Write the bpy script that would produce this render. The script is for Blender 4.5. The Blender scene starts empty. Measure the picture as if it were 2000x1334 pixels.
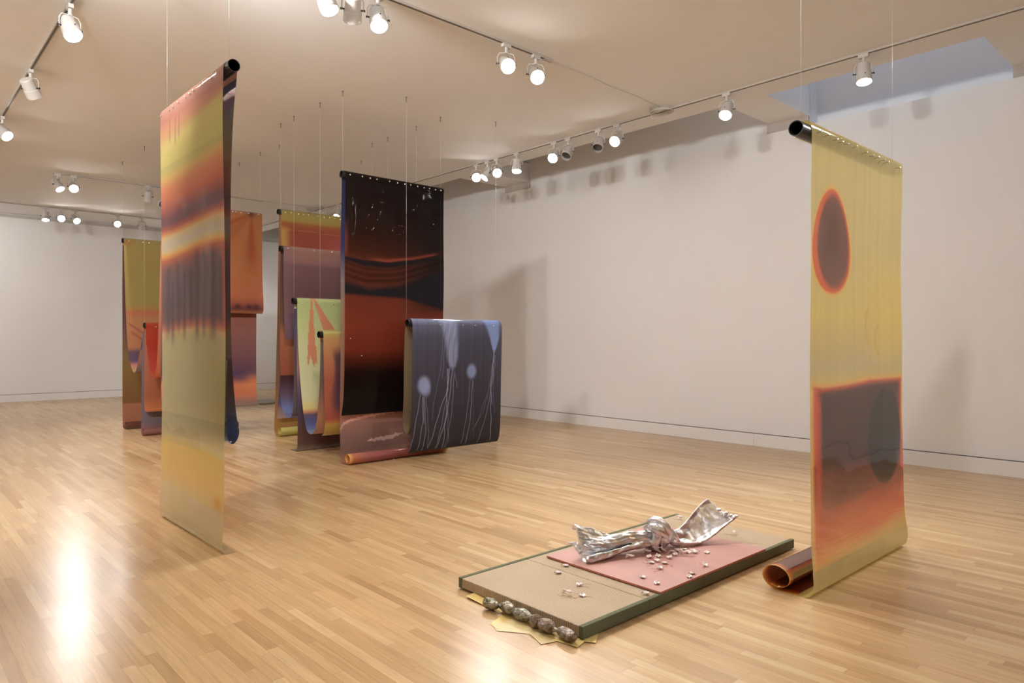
import bpy, bmesh, math, random
import numpy as np
from mathutils import Vector, Matrix
PI = math.pi
S = bpy.context.scene
COL = S.collection
random.seed(7)

# ------------------------------------------------------------------ camera
H = 4.44            # ceiling height
XW = 9.135          # right wall
YB = 20.17          # back wall
XL, YF = -2.6, -5.5  # left wall, wall behind the camera
cam_d = bpy.data.cameras.new('camera')
cam = bpy.data.objects.new('camera', cam_d)
COL.objects.link(cam)
cam_d.sensor_width = 36
cam_d.lens = 1369 / 2000 * 36
cam_d.shift_y = -6 / 2000
cam_d.clip_start = .05
cam.location = (0, 0, 1.5)
cam.rotation_euler = (PI / 2, 0, -math.atan2(1257, 1369))
S.camera = cam
S.view_settings.view_transform = 'Standard'
S.view_settings.look = 'None'
S.view_settings.gamma = 1
S.view_settings.use_curve_mapping = False
S.view_settings.exposure = 1.38
S.cycles.max_bounces = 6
S.cycles.diffuse_bounces = 4
S.cycles.use_adaptive_sampling = True
S.cycles.adaptive_threshold = .08
S.cycles.glossy_bounces = 3
S.cycles.transmission_bounces = 3
S.cycles.transparent_max_bounces = 5
S.cycles.sample_clamp_indirect = 6
S.cycles.use_denoising = True
S.cycles.caustics_reflective = True
S.cycles.caustics_refractive = False
w = bpy.data.worlds.new('world')
S.world = w
w.use_nodes = True
w.node_tree.nodes['Background'].inputs[0].default_value = (.78, .80, .83, 1)
w.node_tree.nodes['Background'].inputs[1].default_value = .62

LAMP_W = 78.0

# ------------------------------------------------------------------ colour
def s2l(c):
    c = np.asarray(c, float) / 255.
    return np.where(c <= .04045, c / 12.92, ((c + .055) / 1.055) ** 2.4)
def lin(*c):
    return tuple(float(x) for x in s2l(c)) + (1.,)

# ------------------------------------------------------------------ node helpers
def newmat(name):
    m = bpy.data.materials.new(name)
    m.use_nodes = True
    nt = m.node_tree
    nt.nodes.clear()
    out = nt.nodes.new('ShaderNodeOutputMaterial')
    return m, nt, out
def N(nt, t, **kw):
    n = nt.nodes.new(t)
    for k, v in kw.items():
        if k in ('operation', 'blend_type', 'data_type', 'attribute_name', 'noise_dimensions', 'layer_name', 'wave_type', 'bands_direction', 'feature', 'distribution', 'interpolation_type'):
            setattr(n, k, v)
        else:
            n.inputs[k.replace('_', ' ') if k.replace('_', ' ') in n.inputs else k].default_value = v
    return n
def math_n(nt, op, a, b=None, c=None):
    n = nt.nodes.new('ShaderNodeMath'); n.operation = op
    for i, v in enumerate((a, b, c)):
        if v is None: continue
        if isinstance(v, (int, float)): n.inputs[i].default_value = v
        else: nt.links.new(v, n.inputs[i])
    return n.outputs[0]
def pbr(name, col, rough=.5, metal=0, spec=.5, noise=0, nscale=20, bump=0, bscale=60, coat=0, stretch=(1, 1, 1), emit=None):
    m, nt, out = newmat(name)
    p = nt.nodes.new('ShaderNodeBsdfPrincipled')
    nt.links.new(p.outputs[0], out.inputs[0])
    p.inputs['Base Color'].default_value = col
    p.inputs['Roughness'].default_value = rough
    p.inputs['Metallic'].default_value = metal
    p.inputs['Specular IOR Level'].default_value = spec
    p.inputs['Coat Weight'].default_value = coat
    if emit:
        p.inputs['Emission Color'].default_value = emit[0]
        p.inputs['Emission Strength'].default_value = emit[1]
    tc = nt.nodes.new('ShaderNodeTexCoord')
    mp = nt.nodes.new('ShaderNodeMapping'); mp.inputs['Scale'].default_value = stretch
    nt.links.new(tc.outputs['Object'], mp.inputs[0])
    if noise:
        nz = N(nt, 'ShaderNodeTexNoise', Scale=nscale, Detail=4)
        nt.links.new(mp.outputs[0], nz.inputs['Vector'])
        mr = nt.nodes.new('ShaderNodeMapRange')
        mr.inputs['From Min'].default_value = .3; mr.inputs['From Max'].default_value = .7
        mr.inputs['To Min'].default_value = 1 - noise; mr.inputs['To Max'].default_value = 1 + noise
        nt.links.new(nz.outputs[0], mr.inputs[0])
        mx = nt.nodes.new('ShaderNodeVectorMath'); mx.operation = 'SCALE'
        mx.inputs[0].default_value = col[:3]
        nt.links.new(mr.outputs[0], mx.inputs['Scale'])
        nt.links.new(mx.outputs[0], p.inputs['Base Color'])
    if bump:
        nz = N(nt, 'ShaderNodeTexNoise', Scale=bscale, Detail=3)
        nt.links.new(mp.outputs[0], nz.inputs['Vector'])
        b = nt.nodes.new('ShaderNodeBump'); b.inputs['Strength'].default_value = bump; b.inputs['Distance'].default_value = .01
        nt.links.new(nz.outputs[0], b.inputs['Height'])
        nt.links.new(b.outputs[0], p.inputs['Normal'])
    return m

M = {}
M['wall'] = pbr('wall_paint', (.82, .81, .805, 1), .85, spec=.2, noise=.012, nscale=1.2, bump=.04, bscale=90)
M['ceiling'] = pbr('ceiling_paint', (.86, .87, .88, 1), .8, spec=.2, noise=.012, nscale=.8, bump=.03, bscale=80)
M['base'] = pbr('baseboard_paint', (.82, .80, .785, 1), .5, spec=.4, noise=.01)
M['reveal'] = pbr('reveal_gap', (.10, .09, .085, 1), .9)
M['trimgrey'] = pbr('trim_grey', (.50, .47, .44, 1), .6, noise=.05, nscale=6)
M['lampwhite'] = pbr('lamp_enamel', (.60, .585, .56, 1), .4, spec=.5, noise=.02, nscale=30)
M['track'] = pbr('track_enamel', (.50, .46, .42, 1), .45)
M['trackslot'] = pbr('track_slot', (.10, .085, .07, 1), .6)
M['lampdark'] = pbr('lamp_screw', (.03, .03, .03, 1), .4)
M['lens_on'] = pbr('lens_lit', (1, 1, 1, 1), .3, emit=((1, .97, .92, 1), 22))
M['lens_on'].cycles.emission_sampling = 'NONE'
M['lens_off'] = pbr('lens_unlit', (.12, .12, .13, 1), .12, metal=.6)
M['pipe'] = pbr('pipe_black', (.012, .011, .011, 1), .35, spec=.4)
M['pipe_in'] = pbr('pipe_inside', (.004, .004, .004, 1), .8, spec=.1)
M['wire'] = pbr('wire_steel', (.75, .72, .68, 1), .35, metal=.4)
M['hook'] = pbr('hook_steel', (.20, .17, .14, 1), .4, metal=.6)
M['nail'] = pbr('nail_steel', (.85, .82, .76, 1), .22, metal=.9)
M['nailshaft'] = pbr('nail_shaft', (.22, .17, .10, 1), .4, metal=.7)
M['silver'] = None
M['pink'] = pbr('pink_silicone', (.50, .265, .225, 1), .5, spec=.35, noise=.06, nscale=5)
M['pinkedge'] = pbr('pink_edge', (.50, .16, .10, 1), .5)
M['green'] = pbr('olive_cloth', (.150, .158, .095, 1), .9, spec=.15, noise=.16, nscale=260, bump=.35, bscale=420)
M['paper'] = pbr('yellow_paper', (.75, .55, .19, 1), .45, spec=.4, noise=.05, nscale=9)
M['paper2'] = pbr('pale_yellow_paper', (.68, .52, .24, 1), .45, spec=.4, noise=.05, nscale=9)
M['petal'] = pbr('petal_glass', (.92, .80, .77, 1), .2, spec=.6)
M['petal'].node_tree.nodes['Principled BSDF'].inputs['Subsurface Weight'].default_value = .3
M['petal'].node_tree.nodes['Principled BSDF'].inputs['Subsurface Radius'].default_value = (.01, .008, .007)
M['thread'] = pbr('red_thread', (.50, .16, .11, 1), .6)

def metal_mat(name, c1, c2, rough, nscale, bump, bscale, metal=1.):
    m, nt, out = newmat(name)
    p = nt.nodes.new('ShaderNodeBsdfPrincipled'); nt.links.new(p.outputs[0], out.inputs[0])
    tc = nt.nodes.new('ShaderNodeTexCoord')
    nz = N(nt, 'ShaderNodeTexNoise', Scale=nscale, Detail=5, Roughness=.6)
    nt.links.new(tc.outputs['Object'], nz.inputs['Vector'])
    cr = nt.nodes.new('ShaderNodeValToRGB')
    cr.color_ramp.elements[0].position = .38; cr.color_ramp.elements[0].color = c1
    cr.color_ramp.elements[1].position = .62; cr.color_ramp.elements[1].color = c2
    nt.links.new(nz.outputs[0], cr.inputs[0]); nt.links.new(cr.outputs[0], p.inputs['Base Color'])
    p.inputs['Metallic'].default_value = metal
    rr = nt.nodes.new('ShaderNodeMapRange'); rr.inputs['To Min'].default_value = rough * .75; rr.inputs['To Max'].default_value = rough * 1.35
    nt.links.new(nz.outputs[0], rr.inputs[0]); nt.links.new(rr.outputs[0], p.inputs['Roughness'])
    n2 = N(nt, 'ShaderNodeTexNoise', Scale=bscale, Detail=4, Roughness=.55)
    nt.links.new(tc.outputs['Object'], n2.inputs['Vector'])
    b = nt.nodes.new('ShaderNodeBump'); b.inputs['Strength'].default_value = bump; b.inputs['Distance'].default_value = .01
    nt.links.new(n2.outputs[0], b.inputs['Height']); nt.links.new(b.outputs[0], p.inputs['Normal'])
    return m
M['silver'] = metal_mat('cast_aluminium', (.62, .62, .64, 1), (.90, .90, .92, 1), .33, 11, .25, 38)
M['bronze'] = metal_mat('patinated_bronze', (.10, .085, .05, 1), (.46, .42, .33, 1), .33, 34, .8, 90, .85)
M['bronze_blue'] = metal_mat('patinated_bronze_blue', (.10, .13, .12, 1), (.50, .44, .33, 1), .30, 40, .8, 90, .85)
M['bronze_red'] = metal_mat('patinated_bronze_red', (.15, .085, .05, 1), (.36, .33, .30, 1), .30, 32, .8, 90, .85)

# floor : strip oak laid along y
def floor_mat():
    m, nt, out = newmat('strip_oak_floor')
    L = nt.links.new
    p = nt.nodes.new('ShaderNodeBsdfPrincipled'); L(p.outputs[0], out.inputs[0])
    tc = nt.nodes.new('ShaderNodeTexCoord')
    sp = nt.nodes.new('ShaderNodeSeparateXYZ'); L(tc.outputs['Object'], sp.inputs[0])
    W, LEN = .0565, .78
    xr = math_n(nt, 'DIVIDE', sp.outputs[0], W)
    row = math_n(nt, 'FLOOR', xr)
    fx = math_n(nt, 'FRACT', xr)
    wn = N(nt, 'ShaderNodeTexWhiteNoise', noise_dimensions='1D'); L(row, wn.inputs['W'])
    off = math_n(nt, 'MULTIPLY', wn.outputs[0], 37.7)
    wn1 = N(nt, 'ShaderNodeTexWhiteNoise', noise_dimensions='1D'); L(math_n(nt, 'ADD', row, 311.3), wn1.inputs['W'])
    ln = math_n(nt, 'MULTIPLY_ADD', wn1.outputs[0], .55, .72)      # row length scale
    yr = math_n(nt, 'ADD', math_n(nt, 'DIVIDE', math_n(nt, 'DIVIDE', sp.outputs[1], LEN), ln), off)
    # uneven board lengths
    yq = math_n(nt, 'ADD', yr, math_n(nt, 'MULTIPLY', math_n(nt, 'SINE', math_n(nt, 'MULTIPLY', yr, 2.1)), .28))
    pl = math_n(nt, 'FLOOR', yq); fy = math_n(nt, 'FRACT', yq)
    cv = nt.nodes.new('ShaderNodeCombineXYZ'); L(row, cv.inputs[0]); L(pl, cv.inputs[1])
    wc = N(nt, 'ShaderNodeTexWhiteNoise', noise_dimensions='2D'); L(cv.outputs[0], wc.inputs['Vector'])
    cr = nt.nodes.new('ShaderNodeValToRGB'); e = cr.color_ramp.elements
    e[0].position = 0; e[0].color = (.43, .262, .125, 1)
    e[1].position = 1; e[1].color = (.62, .44, .245, 1)
    for ps, c in ((.10, (.49, .305, .148, 1)), (.35, (.525, .340, .170, 1)), (.62, (.555, .365, .188, 1)), (.85, (.575, .375, .190, 1))):
        k = e.new(ps); k.color = c
    L(wc.outputs[0], cr.inputs[0])
    # grain, stretched along the board and shifted per board
    gv = nt.nodes.new('ShaderNodeCombineXYZ')
    L(math_n(nt, 'MULTIPLY', sp.outputs[0], 60.), gv.inputs[0])
    L(math_n(nt, 'MULTIPLY', sp.outputs[1], 2.6), gv.inputs[1])
    L(math_n(nt, 'MULTIPLY', wc.outputs[0], 91.), gv.inputs[2])
    g = N(nt, 'ShaderNodeTexNoise', Scale=1.0, Detail=5, Roughness=.62, Distortion=.6); L(gv.outputs[0], g.inputs['Vector'])
    gm = nt.nodes.new('ShaderNodeMapRange'); L(g.outputs[0], gm.inputs[0])
    gm.inputs['From Min'].default_value = .3; gm.inputs['From Max'].default_value = .7
    gm.inputs['To Min'].default_value = .88; gm.inputs['To Max'].default_value = 1.10
    # broad tone
    bn = N(nt, 'ShaderNodeTexNoise', Scale=.9, Detail=2); L(tc.outputs['Object'], bn.inputs['Vector'])
    bm_ = nt.nodes.new('ShaderNodeMapRange'); L(bn.outputs[0], bm_.inputs[0]); bm_.inputs['To Min'].default_value = .93; bm_.inputs['To Max'].default_value = 1.07
    # occasional dark mineral streaks
    sv = nt.nodes.new('ShaderNodeCombineXYZ')
    L(math_n(nt, 'MULTIPLY', sp.outputs[0], 22.), sv.inputs[0]); L(math_n(nt, 'MULTIPLY', sp.outputs[1], 1.7), sv.inputs[1]); L(math_n(nt, 'MULTIPLY', wc.outputs[0], 13.), sv.inputs[2])
    st = N(nt, 'ShaderNodeTexNoise', Scale=1.0, Detail=3, Distortion=1.2); L(sv.outputs[0], st.inputs['Vector'])
    sm = nt.nodes.new('ShaderNodeMapRange'); L(st.outputs[0], sm.inputs[0]); sm.inputs['From Min'].default_value = .70; sm.inputs['From Max'].default_value = .80
    sm.inputs['To Min'].default_value = 1.; sm.inputs['To Max'].default_value = .72
    # gaps
    ex = math_n(nt, 'MINIMUM', fx, math_n(nt, 'SUBTRACT', 1., fx))
    gx = math_n(nt, 'LESS_THAN', ex, .014)
    ey = math_n(nt, 'MINIMUM', fy, math_n(nt, 'SUBTRACT', 1., fy))
    gy = math_n(nt, 'LESS_THAN', ey, .0016)
    gap = math_n(nt, 'MAXIMUM', gx, gy)
    gw = N(nt, 'ShaderNodeTexNoise', Scale=1.3, Detail=2); L(tc.outputs['Object'], gw.inputs['Vector'])
    gapc = math_n(nt, 'SUBTRACT', 1., math_n(nt, 'MULTIPLY', gap, math_n(nt, 'MULTIPLY_ADD', gw.outputs[0], .5, .10)))
    f = math_n(nt, 'MULTIPLY', math_n(nt, 'MULTIPLY', gm.outputs[0], bm_.outputs[0]), math_n(nt, 'MULTIPLY', gapc, sm.outputs[0]))
    vs = nt.nodes.new('ShaderNodeVectorMath'); vs.operation = 'SCALE'
    L(cr.outputs[0], vs.inputs[0]); L(f, vs.inputs['Scale']); L(vs.outputs[0], p.inputs['Base Color'])
    rn = N(nt, 'ShaderNodeTexNoise', Scale=3.0, Detail=4); L(tc.outputs['Object'], rn.inputs['Vector'])
    rr = nt.nodes.new('ShaderNodeMapRange'); L(rn.outputs[0], rr.inputs[0]); rr.inputs['To Min'].default_value = .19; rr.inputs['To Max'].default_value = .29
    L(rr.outputs[0], p.inputs['Roughness'])
    p.inputs['Specular IOR Level'].default_value = .30
    b = nt.nodes.new('ShaderNodeBump'); b.inputs['Strength'].default_value = .10; b.inputs['Distance'].default_value = .004
    L(math_n(nt, 'ADD', math_n(nt, 'MULTIPLY', wc.outputs[0], .6), math_n(nt, 'MULTIPLY', rn.outputs[0], 1.2)), b.inputs['Height']); L(b.outputs[0], p.inputs['Normal'])
    return m
M['floor'] = floor_mat()

def tatami_mat():
    m, nt, out = newmat('woven_rush')
    L = nt.links.new
    p = nt.nodes.new('ShaderNodeBsdfPrincipled'); L(p.outputs[0], out.inputs[0])
    tc = nt.nodes.new('ShaderNodeTexCoord'); sp = nt.nodes.new('ShaderNodeSeparateXYZ'); L(tc.outputs['Object'], sp.inputs[0])
    ph = math_n(nt, 'MULTIPLY', sp.outputs[1], 2 * PI / .0125)
    s = math_n(nt, 'MULTIPLY_ADD', math_n(nt, 'SINE', ph), .5, .5)
    rib = math_n(nt, 'POWER', s, .45)
    wv = nt.nodes.new('ShaderNodeMapping'); wv.inputs['Scale'].default_value = (90, 340, 90); L(tc.outputs['Object'], wv.inputs[0])
    nz = N(nt, 'ShaderNodeTexNoise', Scale=1., Detail=3); L(wv.outputs[0], nz.inputs['Vector'])
    br = N(nt, 'ShaderNodeTexNoise', Scale=2.2, Detail=3); L(tc.outputs['Object'], br.inputs['Vector'])
    cr = nt.nodes.new('ShaderNodeValToRGB'); cr.color_ramp.elements[0].color = (.40, .295, .19, 1); cr.color_ramp.elements[1].color = (.66, .52, .36, 1)
    cr.color_ramp.elements[0].position = .25; cr.color_ramp.elements[1].position = .8
    L(math_n(nt, 'ADD', math_n(nt, 'MULTIPLY', nz.outputs[0], .7), math_n(nt, 'MULTIPLY', br.outputs[0], .35)), cr.inputs[0])
    vs = nt.nodes.new('ShaderNodeVectorMath'); vs.operation = 'SCALE'; L(cr.outputs[0], vs.inputs[0])
    L(math_n(nt, 'MULTIPLY_ADD', rib, .62, .46), vs.inputs['Scale']); L(vs.outputs[0], p.inputs['Base Color'])
    p.inputs['Roughness'].default_value = .75; p.inputs['Specular IOR Level'].default_value = .2
    b = nt.nodes.new('ShaderNodeBump'); b.inputs['Strength'].default_value = .6; b.inputs['Distance'].default_value = .002
    L(rib, b.inputs['Height']); L(b.outputs[0], p.inputs['Normal'])
    return m
M['tatami'] = tatami_mat()

def film_mat():
    """dyed photographic film: colour on both sides, some light passes through, glossy skin"""
    m, nt, out = newmat('dyed_film')
    L = nt.links.new
    a = N(nt, 'ShaderNodeVertexColor'); a.layer_name = 'paint'
    b = N(nt, 'ShaderNodeVertexColor'); b.layer_name = 'paint_back'
    geo = nt.nodes.new('ShaderNodeNewGeometry')
    mix = nt.nodes.new('ShaderNodeMix'); mix.data_type = 'RGBA'
    L(geo.outputs['Backfacing'], mix.inputs[0]); L(a.outputs['Color'], mix.inputs[6]); L(b.outputs['Color'], mix.inputs[7])
    col = mix.outputs[2]
    tc = nt.nodes.new('ShaderNodeTexCoord')
    nz = N(nt, 'ShaderNodeTexNoise', Scale=1.7, Detail=1.5); L(tc.outputs['Object'], nz.inputs['Vector'])
    bp = nt.nodes.new('ShaderNodeBump'); bp.inputs['Strength'].default_value = .75; bp.inputs['Distance'].default_value = .035
    L(nz.outputs[0], bp.inputs['Height'])
    d = nt.nodes.new('ShaderNodeBsdfDiffuse'); L(col, d.inputs[0])
    t = nt.nodes.new('ShaderNodeBsdfTranslucent'); L(col, t.inputs[0])
    m1 = nt.nodes.new('ShaderNodeMixShader'); m1.inputs[0].default_value = .28; L(d.outputs[0], m1.inputs[1]); L(t.outputs[0], m1.inputs[2])
    tr = nt.nodes.new('ShaderNodeBsdfTransparent')
    g2 = nt.nodes.new('ShaderNodeGamma'); g2.inputs[1].default_value = .55; L(a.outputs['Color'], g2.inputs[0]); L(g2.outputs[0], tr.inputs[0])
    m2 = nt.nodes.new('ShaderNodeMixShader'); L(a.outputs['Alpha'], m2.inputs[0]); L(m1.outputs[0], m2.inputs[1]); L(tr.outputs[0], m2.inputs[2])
    gl = nt.nodes.new('ShaderNodeBsdfGlossy'); gl.inputs['Roughness'].default_value = .07; gl.inputs[0].default_value = (.9, .9, .9, 1); L(bp.outputs[0], gl.inputs['Normal'])
    fr = nt.nodes.new('ShaderNodeLayerWeight'); fr.inputs[0].default_value = .22; L(bp.outputs[0], fr.inputs['Normal'])
    ff = math_n(nt, 'MINIMUM', math_n(nt, 'MULTIPLY', fr.outputs['Fresnel'], .65), .30)
    m3 = nt.nodes.new('ShaderNodeMixShader'); L(ff, m3.inputs[0]); L(m2.outputs[0], m3.inputs[1]); L(gl.outputs[0], m3.inputs[2])
    L(m3.outputs[0], out.inputs[0])
    return m
M['film'] = film_mat()

# ------------------------------------------------------------------ object helpers
def link(o, parent=None):
    COL.objects.link(o)
    if parent is not None: o.parent = parent
    return o
def tag(o, label=None, cat=None, group=None, kind=None):
    if label: o['label'] = label
    if cat: o['category'] = cat
    if group: o['group'] = group
    if kind: o['kind'] = kind
    return o
def empty(name, loc, label, cat, group=None):
    o = bpy.data.objects.new(name, None)
    o.empty_display_size = .05
    o.location = loc
    link(o)
    return tag(o, label, cat, group)
def mesh_obj(name, bm, mat, parent=None, smooth=False, loc=None):
    me = bpy.data.meshes.new(name)
    bm.normal_update(); bm.to_mesh(me); bm.free()
    me.materials.append(mat)
    if smooth:
        me.polygons.foreach_set('use_smooth', [True] * len(me.polygons))
    o = bpy.data.objects.new(name, me)
    link(o, parent)
    if loc: o.location = loc
    return o
def box(bm, x0, x1, y0, y1, z0, z1):
    g = bmesh.ops.create_cube(bm, size=1)['verts']
    for v in g:
        v.co = Vector(((x0 + x1) / 2 + v.co.x * (x1 - x0), (y0 + y1) / 2 + v.co.y * (y1 - y0), (z0 + z1) / 2 + v.co.z * (z1 - z0)))
    return g
def struct(name, boxes, mat):
    bm = bmesh.new()
    for b in boxes: box(bm, *b)
    o = mesh_obj(name, bm, mat)
    o['kind'] = 'structure'
    return o
def tube(bm, pts, r, seg=8, closed=False, cap=True):
    pts = [Vector(p) for p in pts]
    n = len(pts)
    rr = r if isinstance(r, (list, tuple)) else [r] * n
    rings = []
    up = None
    for i, p in enumerate(pts):
        if closed: d = pts[(i + 1) % n] - pts[i - 1]
        else: d = pts[min(i + 1, n - 1)] - pts[max(i - 1, 0)]
        d.normalize()
        if up is None:
            up = Vector((0, 0, 1)) if abs(d.z) < .9 else Vector((1, 0, 0))
        a = (up - d * up.dot(d)).normalized(); up = a
        b = d.cross(a)
        rings.append([bm.verts.new(p + (a * math.cos(2 * PI * k / seg) + b * math.sin(2 * PI * k / seg)) * rr[i]) for k in range(seg)])
    for i in range(n if closed else n - 1):
        A, B = rings[i], rings[(i + 1) % n]
        for k in range(seg):
            bm.faces.new((A[k], A[(k + 1) % seg], B[(k + 1) % seg], B[k]))
    if cap and not closed:
        bm.faces.new(rings[0][::-1]); bm.faces.new(rings[-1])
    return rings
def frame(d):
    d = Vector(d).normalized()
    a = Vector((0, 0, 1)) if abs(d.z) < .95 else Vector((1, 0, 0))
    a = (a - d * a.dot(d)).normalized()
    return d, a, d.cross(a)
def lathe(bm, base, axis, prof, seg=24, cap0=True, cap1=True):
    """prof: list of (distance along axis, radius)"""
    d, a, b = frame(axis)
    base = Vector(base)
    rings = []
    for t, r in prof:
        rings.append([bm.verts.new(base + d * t + (a * math.cos(2 * PI * k / seg) + b * math.sin(2 * PI * k / seg)) * r) for k in range(seg)])
    for A, B in zip(rings, rings[1:]):
        for k in range(seg):
            bm.faces.new((A[k], A[(k + 1) % seg], B[(k + 1) % seg], B[k]))
    if cap0: bm.faces.new(rings[0][::-1])
    if cap1: bm.faces.new(rings[-1])

# ------------------------------------------------------------------ the room
struct('floor', [(XL - .2, XW + .4, YF - .2, YB + .2, -.12, 0)], M['floor'])
XS = 8.0            # ceiling edge, light slot beyond it
B1 = (9.50, 10.12); B2 = (4.16, 4.70); B3 = (-5.5, 1.92)
struct('ceiling', [(XL - .2, XS, YF - .2, YB + .2, H, H + .35)]
       + [(XS, XW + .03, a, b, H, H + .35) for a, b in (B1, B2, B3)]
       + [(XS - .05, XW + .4, B2[1], YB + .2, H + 1.5, H + 1.6)], M['ceiling'])
struct('wall_right', [(XW, XW + .3, YF - .2, YB + .2, 0, H - .12), (XW + .025, XW + .3, YF - .2, B3[1], H - .12, H + 1.7), (XW + .025, XW + .3, B2[0], YB + .2, H - .12, H + 1.7),
                      (XW + .25, XW + .35, B3[1], B2[0], H - .12, H + 1.7),
                      (XS - .1, XS - .001, B2[1], YB + .2, H + .35, H + 1.5)], M['wall'])
struct('wall_back', [(XL - .2, XW + .3, YB, YB + .2, 0, H), (XS, XW + .3, YB, YB + .2, H, H + 1.5)], M['wall'])
struct('wall_left', [(XL - .2, XL, YF - .2, YB + .2, 0, H)], M['wall'])
struct('wall_front', [(XL - .2, XW + .3, YF - .2, YF, 0, H)], M['wall'])
SKY = (B3[1], B2[0])   # skylight opening
struct('trim_1', [(XS - .1, XS, SKY[0] - .1, SKY[1] + .1, H + .35, H + 1.7), (XS, XW + .02, SKY[0] - .1, SKY[0] - .001, H + .35, H + 1.7), (XS, XW + .02, SKY[1] + .001, SKY[1] + .1, H + .35, H + 1.7)], M['wall'])   # sides of the skylight well
gm, gnt, gout = newmat('skylight_glass')
_g = gnt.nodes.new('ShaderNodeBsdfTransparent'); _g.inputs[0].default_value = (.8, .86, .95, 1)
_h = gnt.nodes.new('ShaderNodeBsdfGlossy'); _h.inputs['Roughness'].default_value = .05
_m = gnt.nodes.new('ShaderNodeMixShader'); _m.inputs[0].default_value = .08
gnt.links.new(_g.outputs[0], _m.inputs[1]); gnt.links.new(_h.outputs[0], _m.inputs[2]); gnt.links.new(_m.outputs[0], gout.inputs[0])
struct('window_1', [(XS - .1, XW + .3, SKY[0] - .1, SKY[1] + .1, H + 1.70, H + 1.71)], gm)
# grey reveal under each ceiling bridge and along the top of the back wall
struct('trim_2', [(XW - .012, XW + .001, B1[0] - .04, B1[1] + .02, H - .12, H)], M['trimgrey'])
struct('trim_3', [(XW - .012, XW + .001, B2[0], B2[1] + .04, H - .12, H)], M['trimgrey'])
struct('trim_4', [(XW - .012, XW + .001, B3[0], B3[1] + .0, H - .12, H)], M['trimgrey'])
struct('trim_5', [(XL, XW, YB - .03, YB, H - .085, H - .02)], M['trimgrey'])
SEAM = 4.93
struct('baseboard_right', [(XW - .022, XW, YF, SEAM - .002, 0, .170), (XW - .022, XW, SEAM + .002, YB, 0, .170)], M['base'])
struct('trim_6', [(XW - .014, XW, YF, YB, .170, .178)], M['reveal'])
struct('baseboard_back', [(XL, XW, YB - .022, YB, 0, .170)], M['base'])
struct('trim_7', [(XL, XW, YB - .014, YB, .170, .178)], M['reveal'])

# ------------------------------------------------------------------ lamp tracks
def track(pts, label):
    (x0, y0), (x1, y1) = pts
    bm = bmesh.new()
    if x0 == x1: box(bm, x0 - .018, x0 + .018, min(y0, y1), max(y0, y1), H - .022, H)
    else: box(bm, min(x0, x1), max(x0, x1), y0 - .018, y0 + .018, H - .022, H)
    e = empty('lighting_track', ((x0 + x1) / 2, (y0 + y1) / 2, H), label, 'track', 'ceiling lighting tracks')
    o = mesh_obj('rail', bm, M['track']); o.parent = e; o.matrix_parent_inverse = Matrix.Translation(-e.location)
    bm = bmesh.new()
    if x0 == x1: box(bm, x0 - .008, x0 + .008, min(y0, y1) + .01, max(y0, y1) - .01, H - .0245, H - .021)
    else: box(bm, min(x0, x1) + .01, max(x0, x1) - .01, y0 - .008, y0 + .008, H - .0245, H - .021)
    o = mesh_obj('slot', bm, M['trackslot']); o.parent = e; o.matrix_parent_inverse = Matrix.Translation(-e.location)
track(((7.53, -4.8), (7.53, 19.0)), 'long straight white lighting track along the ceiling beside the right wall')
track(((-2.2, 5.16), (5.20, 5.16)), 'lighting track near the camera that ends short of a faint ceiling cable')
track(((1.30, -3.0), (1.30, 13.6)), 'lighting track running away at the upper left corner of the ceiling')
track(((2.39, 14.6), (6.2, 14.6)), 'short lighting track across the ceiling behind the left yellow film')
track(((-2.2, 18.5), (6.9, 18.5)), 'farthest lighting track, close to the back wall')

def copy_tree(o, parent=None):
    c = o.copy(); COL.objects.link(c)
    if parent is not None:
        c.parent = parent; c.matrix_parent_inverse = o.matrix_parent_inverse.copy()
    for ch in list(o.children): copy_tree(ch, c)
    return c

def local(o, root):
    o.parent = root
    return o
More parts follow.
